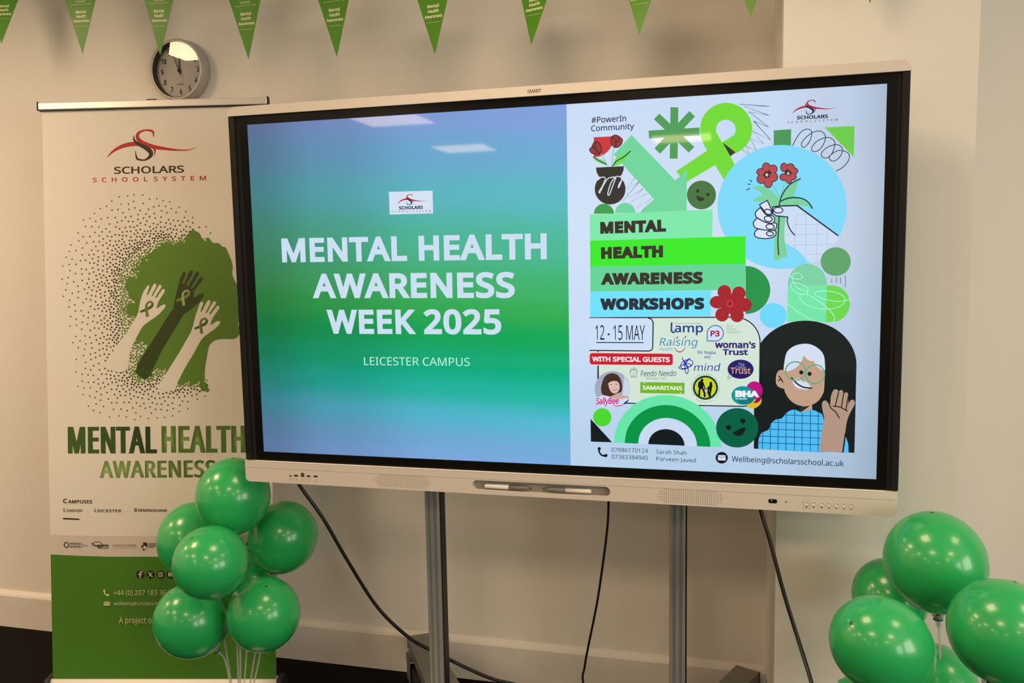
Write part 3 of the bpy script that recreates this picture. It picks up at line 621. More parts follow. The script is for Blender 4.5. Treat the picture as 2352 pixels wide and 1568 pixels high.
S.ell(2022, 714, 167, 123, (36, 26, 104)); S.text('The', (1990, 670), (2072, 672), 38, (172, 182, 224)); S.text('Cellar', (1958, 710), (2095, 712), 38, (172, 182, 224)); S.text('Trust', (1890, 770), (2150, 773), 78, (222, 156, 124), 0.012)
S.ring(1888, 800, 22, 22, 6, (90, 100, 110), 20); S.ring(1865, 825, 14, 14, 5, (90, 100, 110), 16)
S.text('Feedo Needo', (738, 805), (1190, 801), 72, (42, 62, 84), -0.004, 1.0, 0.15); S.text('Baithawar Trust', (812, 845), (1060, 846), 28, (128, 144, 150), -0.004)
IC = (104, 124, 128); S.ring(645, 765, 42, 50, 5, IC, 24); S.stroke([(600, 760), (610, 715), (650, 697), (690, 718), (692, 760)], 5, IC); S.stroke([(605, 735), (650, 725), (690, 738)], 5, IC); S.stroke([(608, 820), (645, 812), (695, 820)], 5, IC); S.stroke([(625, 765), (638, 768)], 5, IC, 0); S.stroke([(655, 768), (668, 765)], 5, IC, 0); S.stroke([(632, 790), (648, 796), (662, 788)], 5, IC); S.stroke([(650, 697), (655, 725)], 5, IC, 0)
S.poly([(732, 878), (1302, 888), (1300, 1031), (732, 1019)], (120, 184, 46)); S.text('SAMARITANS', (762, 976), (1272, 984), 52, (238, 248, 232), 0.025); S.stroke([(782, 880), (782, 896)], 8, (238, 248, 232), 0); S.stroke([(1248, 1010), (1248, 1028)], 8, (238, 248, 232), 0)
S.ell(1570, 950, 162, 156, (20, 66, 40)); S.ell(1570, 950, 136, 130, (206, 216, 40)); S.poly([(1500, 915), (1575, 960), (1640, 920), (1600, 1000), (1545, 1000)], (228, 238, 236))
for pts, w in (([(1525, 850), (1522, 868)], 34), ([(1515, 890), (1510, 940)], 62), ([(1490, 880), (1480, 930), (1500, 960)], 18), ([(1540, 890), (1565, 970)], 16), ([(1500, 940), (1492, 1000), (1490, 1045)], 26), ([(1525, 940), (1555, 1010), (1560, 1060)], 26), ([(1640, 890), (1638, 905)], 34), ([(1640, 925), (1625, 960)], 44), ([(1625, 930), (1575, 975)], 13), ([(1615, 960), (1605, 1010), (1630, 1055)], 26), ([(1640, 960), (1632, 1010), (1622, 1060)], 24)): S.stroke(pts, w, (18, 22, 18), 3)
S.arc_text('AFRICAN AND CARIBBEAN MENTAL HEALTH SERVICES', 1570, 950, 172, 142, 400, 20, (46, 66, 54), 0.01); S.arc_text('MANCHESTER', 1570, 950, 192, 122, 58, 20, (46, 66, 54), 0.01)
S.ell(1455, 1092, 5, 5, (46, 66, 54), n=8); S.ell(1692, 1084, 5, 5, (46, 66, 54), n=8)
S.ell(2195, 1130, 105, 80, (226, 192, 42), rot=-35); S.ell(2198, 985, 108, 116, (190, 16, 130)); S.ell(2200, 1070, 90, 80, (150, 20, 90), -30, 100)
S.ell(2050, 1050, 146, 119, (16, 150, 156)); S.ell(2080, 1080, 118, 88, (14, 122, 122), -20, 150); S.text('BHA', (1952, 1070), (2262, 1075), 84, (236, 244, 250), 0.06, 1.02); S.text('for equality', (1955, 1100), (2108, 1103), 22, (216, 238, 240), 0.02)
# round portrait picture
S.ell(378, 965, 231, 226, (168, 172, 194)); S.ell(378, 965, 231, 226, (204, 214, 232), -50, 60); S.ell(378, 965, 225, 220, (186, 192, 210), -60, -20)
S.poly([(345, 1090), (360, 1030), (450, 1030), (470, 1045), (560, 1060), (585, 1075), (530, 1130), (450, 1165), (330, 1165), (290, 1110)], (206, 170, 150), smooth=3)
S.poly([(240, 1030), (228, 960), (250, 860), (290, 795), (360, 765), (430, 780), (475, 830), (498, 900), (500, 970), (480, 1010), (440, 1020), (360, 1060), (290, 1060)], (74, 50, 46), smooth=4)
S.poly([(320, 900), (345, 870), (400, 860), (445, 870), (465, 920), (460, 980), (430, 1015), (395, 1025), (360, 1005), (335, 960)], (224, 192, 182), smooth=4); S.poly([(310, 900), (330, 830), (400, 800), (455, 840), (468, 900), (430, 868), (380, 866), (340, 880)], (70, 46, 42), smooth=4)
S.stroke([(345, 915), (372, 908)], 7, (86, 60, 60), 0); S.stroke([(415, 905), (442, 908)], 7, (86, 60, 60), 0); S.stroke([(402, 915), (410, 945), (398, 950)], 4, (190, 150, 140)); S.stroke([(380, 975), (405, 985), (438, 965)], 10, (190, 110, 115))
S.poly([(155, 1080), (280, 1050), (420, 1095), (560, 1085), (560, 1120), (490, 1175), (400, 1195), (200, 1185)], (214, 226, 246), smooth=3)
S.text('SallyBee', (160, 1166), (455, 1160), 84, (212, 48, 140), 0.02, 0.95, 0.15); S.stroke([(370, 1172), (430, 1186), (500, 1172), (540, 1145)], [3, 12, 10, 3], (212, 48, 140)); S.ring(495, 1095, 13, 13, 5, (214, 120, 170), 16)
S.poly([(512, 1150), (550, 1125), (595, 1088), (560, 1150), (530, 1165)], (36, 66, 120))
# red flower on the bands
S.frame(1300, 460, 0.20408); RF = (168, 38, 46)
for x, y, rx, ry in ((1783, 1030, 77, 77), (1945, 1045, 77, 77), (2008, 1175, 84, 77), (1925, 1290, 76, 80), (1757, 1285, 76, 77), (1702, 1145, 84, 70), (1848, 1160, 112, 115)): S.ell(x, y, rx, ry, RF)
S.ell(1845, 1162, 42, 44, (196, 52, 62)); S.ell(1845, 1162, 15, 17, (120, 14, 28))
for x, y in ((1805, 980), (1915, 1035), (1720, 1175), (1755, 1160), (1870, 1240), (1760, 1295), (1922, 1165), (1770, 1032)): S.ell(x, y, 3, 3, (206, 96, 92), n=6)
# foot of the poster
S.frame(1330, 890, 0.18707)
def arc(rx, ry, c, cx=1088, cy_=700): S.poly([(cx+rx*math.cos(math.radians(a)), cy_+ry*math.sin(math.radians(a))+rx*math.cos(math.radians(a))*0.044) for a in range(180, 361, 4)], c)
arc(657, 612, (106, 232, 172)); arc(525, 488, (0, 150, 70)); arc(360, 330, (202, 221, 245)); arc(222, 193, (16, 26, 30), 1074)
S.ell(287, 362, 112, 112, (76, 220, 46)); S.poly([(143, 380), (147, 660), (408, 668)], (18, 26, 28))
S.ell(1942, 490, 259, 242, (0, 98, 70)); S.ell(1837, 487, 32, 30, (14, 30, 26)); S.ell(2010, 405, 32, 31, (14, 30, 26)); S.poly([(1885, 548), (2026, 482), (2036, 528), (2000, 578), (1945, 590), (1905, 572)], (14, 30, 26), smooth=3)
S.stroke([(246, 740), (250, 785), (280, 825), (335, 838)], [26, 20, 20, 26], (16, 22, 30), 4); S.ell(250, 745, 20, 18, (16, 22, 30)); S.ell(330, 830, 22, 19, (16, 22, 30))
S.text('07886170124', (400, 783), (848, 798), 50, (28, 36, 52)); S.text('07383384945', (402, 868), (848, 885), 50, (28, 36, 52)); S.text('Sarah Shah', (950, 806), (1318, 823), 48, (28, 36, 52)); S.text('Parveen Javed', (950, 893), (1433, 915), 48, (28, 36, 52))
S.ell(1752, 857, 75, 71, (14, 20, 30)); S.poly([(1706, 823), (1800, 827), (1799, 892), (1705, 888)], (214, 226, 244)); S.stroke([(1710, 832), (1752, 856), (1796, 834)], 7, (110, 124, 140), 0)
S.frame(1640, 1040, 0.20408); S.text('Wellbeing@scholarsschool.ac.uk', (200, 93), (1460, 147), 60, (28, 40, 62), 0.004)
S.frame(1300, 180, 0.20408)
S.ell(1525, 1312, 163, 161, (74, 120, 66)); S.ell(1483, 1267, 20, 20, (50, 62, 42)); S.ell(1597, 1307, 20, 20, (50, 62, 42)); S.poly([(1467, 1318), (1515, 1335), (1560, 1350), (1540, 1375), (1505, 1382), (1478, 1360)], (58, 56, 42), smooth=3)
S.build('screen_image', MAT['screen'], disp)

# ------------------------------------------------------------------ pens in the tray
def stylus(x0, d, label):
    t = thing('stylus', label, 'pen', (x0+d*0.075, -0.004, 0.9409), 'pens in the tray')
    def mk(prof): return lathe(nb(), prof, 20, frame_to((d, 0, 0), (x0, -0.0045, 0.9409)))
    obj('barrel', mk([(0, 0), (0.0050, 0.0005), (0.0063, 0.003), (0.0063, 0.068), (0, 0.068)]), MAT['penw'], t, True)
    obj('grip', mk([(0, 0.068), (0.0064, 0.068), (0.0064, 0.107), (0.0060, 0.110), (0.0026, 0.1255), (0, 0.1255)]), MAT['greyp'], t, True)
    obj('nib', mk([(0, 0.1255), (0.0024, 0.1255), (0.0012, 0.1285), (0, 0.129)]), MAT['ink'], t, True)
stylus(-0.1575, 1, 'white and grey pen in the display tray with its tip pointing right')
stylus(0.1335, -1, 'white and grey pen in the display tray with its tip pointing left')

# ------------------------------------------------------------------ trolley stand
st = thing('display_stand', 'grey trolley stand with two aluminium posts and splayed castor legs under the display', 'stand', (0, 0.16, 0))
def post(x0, x1, y0, y1):
    w = x1-x0; n = [(x0, y1), (x1, y1), (x1, y0+0.004), (x1-0.003, y0)]
    for k in (0.72, 0.30):
        gx = x0+w*k; n += [(gx+0.004, y0), (gx+0.004, y0+0.006), (gx-0.004, y0+0.006), (gx-0.004, y0)]
    n += [(x0+0.003, y0), (x0, y0+0.004)]
    bm = nb(); prism(bm, n, 0.14, 1.60, lambda u, v, h: Vector((u, v, h))); p_ = obj('post', bm, MAT['alu'], st)
    bm = nb(); box(bm, x1, x1+0.003, y0+0.012, y1-0.008, 0.15, 1.55, 0.001); obj('side_channel', bm, MAT['rail'], p_)
post(-0.384, -0.341, 0.130, 0.190); post(0.326, 0.369, 0.130, 0.190)
bm = nb(); box(bm, -0.42, 0.41, 0.086, 0.130, 1.12, 1.20, 0.003); box(bm, -0.42, 0.41, 0.086, 0.130, 1.62, 1.70, 0.003); box(bm, -0.40, -0.33, 0.086, 0.13, 1.12, 1.70, 0.002); box(bm, 0.31, 0.385, 0.086, 0.13, 1.12, 1.70, 0.002); obj('mounting_bracket', bm, MAT['steel'], st)
bm = nb(); box(bm, -0.345, 0.33, 0.145, 0.175, 0.145, 0.178, 0.002); obj('cross_bar', bm, MAT['steel'], st)
def leg(ax, ay, bx, by, w0, w1, tab, off=0.0):
    a = Vector((ax, ay, 0)); b = Vector((bx, by, 0)); t = (b-a).normalized(); n = Vector((-t.y, t.x, 0))
    pts = [a+n*w0, b+n*w1, b-n*w1, a-n*w0]
    bm = nb(); prism(bm, [(p.x, p.y) for p in pts], 0.142, 0.182, lambda u, v, h: Vector((u, v, h)))
    bmesh.ops.bevel(bm, geom=[e for e in bm.edges if len(e.link_faces) == 2 and e.calc_face_angle(0) > 1], offset=0.004, segments=2, affect='EDGES')
    l = obj('leg', bm, MAT['steel'], st)
    bm = nb(); q = [b+n*w1*1.02+t*0.003, b-n*w1*1.02+t*0.003, b-n*w1*1.02-t*0.006, b+n*w1*1.02-t*0.006]
    prism(bm, [(p.x, p.y) for p in q], 0.138, 0.180, lambda u, v, h: Vector((u, v, h))); obj('end_cap', bm, MAT['rubber'], l)
    # castor
    c = b-t*0.055+n*off
    bm = nb(); lathe(bm, [(0, 0.142), (0.028, 0.142), (0.028, 0.132), (0.012, 0.128), (0, 0.128)], 20, Matrix.Translation((c.x, c.y, 0)))
    for s_ in (-1, 1):
        m4 = Matrix.Translation((c.x, c.y, 0)) @ Matrix.Rotation(math.atan2(t.y, t.x), 4, 'Z')
        box(bm, -0.03, 0.022, s_*0.021-0.0015, s_*0.021+0.0015, 0.045, 0.13, 0.001, 1, m4)
    box(bm, -0.03, 0.022, -0.022, 0.022, 0.122, 0.13, 0.001, 1, m4); obj('castor_fork', bm, MAT['steel'], l)
    wc = m4 @ Vector((-0.012, 0, 0.052)); ax_ = m4.to_3x3() @ Vector((0, 1, 0))
    bm = nb(); lathe(bm, [(0, -0.016), (0.03, -0.016), (0.048, -0.015), (0.052, -0.010), (0.052, 0.010), (0.048, 0.015), (0.03, 0.016), (0, 0.016)], 28, frame_to(ax_, wc)); obj('castor_wheel', bm, MAT['rubber'], l, True)
    if tab:
        bm = nb(); box(bm, 0.018, 0.062, -0.022, 0.022, 0.098, 0.104, 0.002, 1, m4); box(bm, 0.022, 0.032, -0.022, 0.022, 0.104, 0.126, 0.001, 1, m4); obj('brake_tab', bm, MAT['steelbright'], l)
leg(-0.315, 0.165, -0.612, 0.625, 0.058, 0.040, True, 0.030); leg(0.345, 0.165, 0.552, 0.622, 0.034, 0.040, True)
leg(-0.355, 0.15, -0.56, -0.40, 0.034, 0.040, True); leg(0.345, 0.15, 0.55, -0.40, 0.034, 0.040, True)

# ------------------------------------------------------------------ cables
def cable(label, pts, r=0.0048):
    bm = nb(); tube(bm, catmull(pts, 10), r, 10); return tag(obj('power_cable', bm, MAT['cable'], None, True), label, 'cable', 'black cables under the display')
c0 = at_y(686, 1110, 0.05)
cable('black cable sagging from the left of the display past the left post to the floor', [Vector((c0.x, 0.055, 0.933)), c0, at_y(742, 1190, 0.08), at_y(800, 1290, 0.13), at_y(868, 1395, 0.19), at_y(940, 1464, 0.235), at_y(1003, 1499, 0.25), at_y(1075, 1535, 0.25), at_y(1135, 1560, 0.24), at_y(1230, 1590, 0.24), Vector((0.06, 0.26, 0.10)), Vector((0.14, 0.28, 0.02)), Vector((0.24, 0.30, 0.009))], 0.0055)
c0 = at_y(1398, 1145, 0.05)
cable('thin black cable hanging from the middle of the display beside the right post', [Vector((c0.x, 0.055, 0.933)), c0, at_y(1396, 1200, 0.07), at_y(1388, 1270, 0.10), at_y(1372, 1380, 0.14), at_y(1352, 1480, 0.17), at_y(1343, 1530, 0.18), at_y(1341, 1575, 0.18), Vector((0.125, 0.20, 0.12)), Vector((0.14, 0.22, 0.03)), Vector((0.17, 0.24, 0.006))], 0.0034)
c0 = at_y(1746, 1167, 0.05)
cable('black cable running down to the right from the display in front of the pillar', [Vector((c0.x, 0.055, 0.933)), c0, at_y(1768, 1240, 0.03), at_y(1800, 1360, 0.0), at_y(1834, 1470, -0.03), at_y(1864, 1568, -0.10), at_y(1894, 1690, -0.18), Vector((0.70, -0.24, 0.06)), Vector((0.69, -0.33, 0.018)), Vector((0.68, -0.5, 0.010))], 0.0052)

# ------------------------------------------------------------------ roller banner
BO = Vector((-1.826, 0.192, -1.372+DZ)); th = 0.2153
BA = Vector((math.cos(th), math.sin(th), 0)); BNH = Vector((-math.sin(th), math.cos(th), 0))
BU = (BNH*0.212+Vector((0, 0, 2.005))-BA*0.010); BH = BU.length; BU.normalize(); BN = BA.cross(BU).normalized()
bw = 0.80
ban = thing('roller_banner', 'tall white and green roll-up banner with a green head and raised hands print', 'banner', (BO.x+0.4, BO.y+0.09, 0))
Gm = Matrix((BA, BU, BN)).transposed().inverted()
def ban_map(px, py):
    d = rayd(px, py); t = (BO-CAM).dot(BN)/d.dot(BN); q = Gm @ (CAM+d*t-BO); return (q.x, q.y)
B = Art(ban_map, lambda u, v, h: BO+BA*u+BU*v+BN*h)
WHT = (224, 221, 215); GRN = (72, 124, 38)
B.grid(0, bw, 0, BH, 1, 8, lambda s_, t_: WHT)
gl = [(ban_map(122, 1273)), (ban_map(170, 1275.5)), (ban_map(250, 1278)), (ban_map(370, 1278)), (ban_map(500, 1276)), (ban_map(632, 1272))]
sl_ = [(ban_map(121, 1228)), (ban_map(170, 1229.5)), (ban_map(250, 1231)), (ban_map(370, 1231)), (ban_map(500, 1229)), (ban_map(631, 1226))]
gl[0] = (0, gl[0][1]); gl[-1] = (bw, gl[-1][1]); sl_[0] = (0, sl_[0][1]); sl_[-1] = (bw, sl_[-1][1])
B.poly(sl_+gl[::-1], (205, 198, 192), raw=True); B.poly(gl+[(bw, 0.0), (0, 0.0)], GRN, raw=True)
DK = (60, 46, 34); RD = (178, 52, 48); DOTC = (82, 82, 52); HG = (92, 132, 50)
B.frame(0, 0, 0.27234); lu, lv = B.m((1276, 1215)); k_ = (B.m((1660, 1250))[0]-B.m((893, 1250))[0])/767
logo(B, lu, lv, k_, RD, DK)
B.text('SCHOLARS', (962, 1467), (1553, 1455), 60, DK, 0.018, 1.0); school(B, (783, 1537), (1738, 1520), 38, RD, 0.016)
# head of dots
B.frame(100, 420, 0.34439)
HEAD = [(995, 312), (1040, 335), (1060, 372), (1100, 365), (1130, 400), (1165, 400), (1195, 425), (1215, 430), (1240, 485), (1262, 550), (1258, 605), (1270, 640), (1300, 695), (1345, 770), (1348, 800), (1325, 830), (1308, 850), (1312, 905), (1298, 938), (1308, 970), (1303, 1015), (1270, 1040), (1200, 1040), (1150, 1048), (1112, 1075), (1098, 1110), (1088, 1170), (1076, 1250), (1078, 1320), (1100, 1370), (1102, 1390), (1060, 1380), (1020, 1340), (985, 1352), (950, 1328), (905, 1350), (870, 1345), (820, 1280), (790, 1245), (745, 1240), (715, 1290), (640, 1290), (615, 1250), (650, 1160), (690, 1100), (660, 1060), (600, 1075), (560, 1010), (610, 900), (580, 885), (555, 865), (560, 815), (605, 790), (570, 745), (545, 690), (560, 640), (620, 612), (602, 560), (640, 520), (690, 482), (742, 450), (800, 408), (860, 402), (905, 392), (950, 358)]
def seg_d(p, poly):
    best = 1e9
    for (x0, y0), (x1, y1) in zip(poly, poly[1:]+poly[:1]):
        dx, dy = x1-x0, y1-y0; t = max(0, min(1, ((p[0]-x0)*dx+(p[1]-y0)*dy)/(dx*dx+dy*dy+1e-9))); best = min(best, (p[0]-x0-t*dx)**2+(p[1]-y0-t*dy)**2)
    return math.sqrt(best)
def in_p(p, l):
    c = False
    for (x0, y0), (x1, y1) in zip(l, l[1:]+l[:1]):
        if (y0 > p[1]) != (y1 > p[1]) and p[0] < (x1-x0)*(p[1]-y0)/(y1-y0)+x0: c = not c
    return c
B.poly(HEAD, HG, smooth=3)
HULL = [(610, 45), (720, 75), (850, 125), (970, 195), (1040, 265), (1110, 305), (1180, 370), (1200, 420), (1110, 340), (1000, 300), (1095, 1355), (1118, 1395), (1060, 1440), (960, 1510), (820, 1570), (600, 1590), (440, 1560), (300, 1520), (220, 1340), (210, 1150), (180, 980), (150, 830), (115, 690), (120, 545), (180, 400), (250, 260), (340, 180), (440, 110)]
ARM1 = [(620, 890), (635, 850), (645, 790), (665, 730), (690, 690), (698, 682), (706, 692), (690, 742), (700, 742), (733, 677), (746, 672), (752, 690), (722, 748), (730, 752), (768, 684), (782, 682), (786, 697), (747, 758), (756, 762), (793, 710), (806, 710), (807, 728), (778, 772), (762, 805), (756, 838), (790, 815), (812, 812), (810, 830), (780, 865), (745, 895), (700, 925), (660, 960), (620, 1030), (592, 1090), (575, 1150), (565, 1230), (520, 1262), (440, 1245), (410, 1205), (460, 1130), (490, 1080), (560, 990)]
ARM2 = [(865, 840), (880, 760), (895, 700), (915, 630), (930, 598), (943, 594), (948, 610), (926, 665), (938, 668), (973, 592), (990, 586), (998, 600), (956, 675), (968, 680), (1016, 598), (1032, 594), (1037, 610), (988, 690), (998, 695), (1043, 632), (1059, 627), (1062, 645), (1025, 692), (1006, 725), (1002, 765), (1040, 742), (1067, 740), (1063, 760), (1040, 792), (1000, 830), (960, 860), (930, 885), (880, 970), (800, 1100), (740, 1220), (712, 1278), (680, 1308), (640, 1290), (615, 1255), (640, 1190), (690, 1110), (760, 1000), (835, 880)]
ARM3 = [(980, 1000), (995, 960), (1010, 900), (1030, 840), (1046, 797), (1059, 793), (1065, 805), (1048, 852), (1058, 855), (1092, 788), (1107, 784), (1113, 800), (1083, 860), (1092, 864), (1130, 794), (1146, 791), (1149, 808), (1108, 868), (1118, 872), (1156, 822), (1170, 821), (1171, 838), (1140, 882), (1122, 915), (1117, 948), (1150, 925), (1176, 922), (1174, 940), (1140, 975), (1090, 1010), (1050, 1050), (1000, 1140), (940, 1240), (890, 1340), (870, 1385), (760, 1370), (800, 1300), (830, 1250), (900, 1140)]
rnd = random.Random(7); dots = []; cell = {}
for _ in range(52000):
    p = (rnd.uniform(110, 1125), rnd.uniform(40, 1590))
    if not in_p(p, HULL): continue
    if in_p(p, ARM1) or in_p(p, ARM3) or in_p(p, ARM2): continue
    inside = in_p(p, HEAD); dh = seg_d(p, HEAD)
    if inside and dh > 9: continue
    do = seg_d(p, HULL); t = 0 if inside else dh/(dh+do+1e-6)
    if p[0] > 1000 and p[1] < 1300 and p[1] > 440: continue
    sp_ = 11.5+33*t**1.3; gx, gy = int(p[0]//48), int(p[1]//48); ok = True
    for i in (-1, 0, 1):
        for j in (-1, 0, 1):
            for q in cell.get((gx+i, gy+j), ()):
                if (q[0]-p[0])**2+(q[1]-p[1])**2 < (0.5*(sp_+q[2]))**2: ok = False; break
    if ok: cell.setdefault((gx, gy), []).append((*p, sp_)); dots.append((p, t))
for p, t in dots:
    if t < 0.30:
        B.ell(p[0], p[1], 7.4-3*t, 7.4-3*t, HG if t < 0.14 else (88, 112, 56), n=8); B.h -= B.step
for p, t in dots:
    if t >= 0.14: B.ell(p[0], p[1], 7.3-2.3*t, 7.3-2.3*t, DOTC, n=8); B.h -= B.step
B.up()
# pale worm-like gaps near the fraying edge of the head
for _ in range(1500):
    p = (rnd.uniform(540, 1100), rnd.uniform(300, 1395))
    if not in_p(p, HEAD): continue
    dh = seg_d(p, HEAD); lim = 26 if (p[0] < 980 or p[1] > 1290) else (22 if p[1] < 420 else 0)
    if dh < lim and rnd.random() < 0.42*(1-dh/lim)+0.06:
        a = rnd.uniform(0, 6.28); B.stroke([(p[0]-6*math.cos(a), p[1]-6*math.sin(a)), (p[0]+5*math.sin(a), p[1]-5*math.cos(a)), (p[0]+6*math.cos(a), p[1]+6*math.sin(a))], 6, (226, 224, 190), 2)
B.poly(ARM1, WHT, smooth=3); B.poly(ARM2, (56, 70, 34), smooth=3); B.poly(ARM3, WHT, smooth=3)
for i in range(14): B.ell(630+i*7+rnd.uniform(-8, 8), 1262+rnd.uniform(-22, 40), 9, 9, (52, 84, 34), n=8)
for ox, oy, c1, c2 in ((0, 0, (104, 128, 62), (72, 96, 40)), (243, -75, (150, 176, 108), (118, 146, 82)), (362, 112, (104, 128, 62), (72, 96, 40))):
    f_ = lambda l: [(x+ox, y+oy) for x, y in l]
    B.stroke(f_([(645, 860), (690, 842), (722, 822), (728, 800)]), [14, 18, 18, 15], c2); B.stroke(f_([(728, 802), (716, 793), (700, 797), (688, 812), (686, 840), (694, 893)]), [15, 14, 14, 16, 18, 20], c1)
B.frame(100, 940, 0.22959)
B.text('MENTAL', (245, 440), (1135, 438), 266, lambda u, v: ramp(u, [(0, (68, 96, 42)), (0.45, (58, 88, 38)), (1, (42, 62, 28))]), (0.050, 0.010), 1.10)
B.text('HEALTH', (1183, 432), (2024, 430), 266, lambda u, v: ramp(abs(v-0.5)*2, [(0, (118, 154, 74)), (1, (82, 116, 48))]), (0.050, 0.010), 1.10)
B.text('AWARENESS', (560, 684), (1722, 676), 168, lambda u, v: ramp(u*0.6+abs(v-0.5), [(0, (160, 188, 118)), (0.5, (116, 148, 80)), (1.0, (76, 104, 46))]), (0.034, 0.010), 1.08)
for t, x0, x1, y, cp, bd in (('C', 197, 239, 936, 44, 0.02), ('AMPUSES', 247, 487, 938, 34, 0.02), ('L', 202, 226, 1021, 35, 0.008), ('ONDON', 233, 385, 1024, 27, 0.008), ('L', 511, 534, 1025, 35, 0.008), ('EICESTER', 543, 780, 1025, 27, 0.012), ('B', 911, 936, 1021, 34, 0.012), ('IRMINGHAM', 946, 1230, 1021, 27, 0.012)): B.text(t, (x0, y), (x1, y+1), cp, (44, 38, 28), bd, 1.06)
for x, y in ((445, 1022), (843, 1020), (1294, 1017)): B.ell(x, y, 3.5, 3.5, (110, 98, 80), n=8)
B.poly([(195, 1083), (360, 1091), (360, 1103), (195, 1096)], (36, 28, 18))
B.frame(0, 1220, 0.32313); LG = (52, 44, 42)
B.ring(473, 95, 16, 18, 6, LG, 20); B.text('INVESTORS', (498, 92), (573, 95), 13, LG, 0.02); B.text('IN PEOPLE', (498, 113), (573, 114), 13, LG, 0.02); B.stroke([(581, 78), (581, 116)], 3, (120, 110, 104), 0); B.text('Silver', (590, 105), (627, 106), 13, (110, 100, 96))
B.ring(690, 88, 36, 15, 4, LG, 24); B.stroke([(658, 82), (690, 104), (722, 116)], 4, LG); B.text('matrix', (692, 108), (776, 108), 19, LG, 0.03); B.stroke([(694, 116), (772, 119)], 4, LG, 0)
B.text('LONDON CHAMBER', (800, 104), (970, 104), 12, (112, 102, 98), 0.005); B.stroke([(800, 114), (970, 115)], 2, (150, 140, 134), 0)
B.text('B', (1019, 110), (1050, 110), 33, LG, 0.06); B.ell(1014, 106, 10, 9, LG, n=16); B.ell(1030, 112, 11, 10, (224, 214, 206), n=16); B.ell(1023, 128, 6, 8, LG, n=12)
for y, x in ((84, 1118), (93, 1122), (102, 1120), (111, 1090)): B.stroke([(1058, y), (x, y)], 4, (96, 86, 84), 0)
B.ell(1764, 86, 10, 18, (40, 40, 34), n=16); B.stroke([(1756, 132), (1784, 133)], 5, (120, 112, 96), 0)
IK = (34, 44, 22); CR = (214, 214, 182)
for x in (997, 1070, 1142, 1213): B.ell(x, 305, 28, 28, IK, n=32)
B.stroke([(1012, 288), (1003, 287), (998, 294), (998, 328)], 8, CR, 3); B.stroke([(986, 305), (1011, 305)], 7, CR, 0)
B.stroke([(1058, 290), (1084, 321)], 7, CR, 0); B.stroke([(1083, 290), (1057, 321)], 4, CR, 0)
B.stroke(rrect(1127, 1157, 290, 320, (7,)*4, 3), 4, CR, 0, True); B.ring(1142, 305, 7, 7, 3.5, CR, 20); B.ell(1151, 296, 2, 2, CR, n=8)
B.text('in', (1198, 319), (1229, 319), 30, CR, 0.04)
B.stroke([(741, 415), (744, 432), (756, 448), (776, 454)], [14, 9, 9, 14], CR, 4); B.ell(745, 420, 7, 8, CR, n=12); B.ell(770, 450, 9, 7, CR, n=12)
B.text('+44 (0) 207 183 364', (810, 453), (1210, 451), 36, CR, 0.0); B.poly([(740, 498), (785, 498), (785, 526), (740, 526)], CR); B.stroke([(742, 500), (762, 514), (783, 500)], 4, GRN, 0); B.stroke([(742, 524), (756, 510)], 3, GRN, 0); B.stroke([(783, 524), (769, 510)], 3, GRN, 0)
B.text('wellbeing@scholarscho', (812, 523), (1140, 523), 24, CR, 0.0); B.text('A project of', (848, 650), (1100, 650), 42, CR, 0.0)
B.build('printed_panel', MAT['print'], ban)
# sheet backing, top rail, cassette, feet, rear pole
bm = nb(); prism(bm, [(0, -0.03), (bw, -0.03), (bw, BH), (0, BH)], -0.0012, -0.0002, lambda u, v, h: BO+BA*u+BU*v+BN*h); obj('sheet_backing', bm, MAT['white'], ban)
def loc(u, v, h): return BO+BA*u+BU*v+BN*h
mB = Matrix((BA, BU, BN)).transposed().to_4x4(); mB.translation = BO
bm = nb(); box(bm, -0.010, bw+0.010, BH-0.004, BH+0.022, -0.010, 0.010, 0.003, 2, mB); tr_ = obj('top_rail', bm, MAT['alud'], ban)
for u in (-0.0125, bw+0.0095):
    bm = nb(); box(bm, u, u+0.003, BH-0.006, BH+0.025, -0.012, 0.012, 0.001, 1, mB); obj('end_cap', bm, MAT['rubber'], tr_)
bm = nb(); box(bm, -0.010, bw+0.010, BH-0.007, BH-0.004, -0.006, 0.009, 0, 1, mB); obj('rail_slot', bm, MAT['rail'], tr_)
bm = nb(); box(bm, 0.372, 0.410, BH+0.012, BH+0.030, -0.018, -0.006, 0.002, 1, mB); obj('pole_hook', bm, MAT['rubber'], tr_)
mC = Matrix((BA, Vector((0, 0, 1)), BA.cross(Vector((0, 0, 1))))).transposed().to_4x4(); mC.translation = Vector((BO.x, BO.y, 0))
bm = nb(); prism(bm, [(-0.045, 0.012), (0.045, 0.012), (0.040, 0.060), (0.014, 0.099), (-0.012, 0.099), (-0.040, 0.060)], -0.006, bw+0.006, lambda u, v, h: mC @ Vector((h, v, u-0.010))); cs = obj('cassette', bm, MAT['alud'], ban)
for h0, h1 in ((-0.020, -0.006), (bw+0.006, bw+0.022)):
    bm = nb(); prism(bm, [(-0.050, 0.010), (0.048, 0.010), (0.048, 0.050), (0.040, 0.085), (0.022, 0.104), (-0.014, 0.108), (-0.040, 0.085), (-0.050, 0.060)], h0, h1, lambda u, v, h: mC @ Vector((h, v, u-0.010))); obj('end_plate', bm, MAT['rubber'], cs)
for u in (0.08, bw-0.08):
    bm = nb(); box(bm, u-0.02, u+0.02, 0.0, 0.012, -0.15, 0.14, 0.003, 2, mC); obj('foot', bm, MAT['alud'], ban)
pb = mC @ Vector((0.39, 0.10, -0.055)); ptop = loc(0.39, BH+0.018, -0.014)
bm = nb(); tube(bm, [pb+Vector((0, 0, -0.06)), pb, ptop], 0.006, 10); obj('support_pole', bm, MAT['alu'], ban)

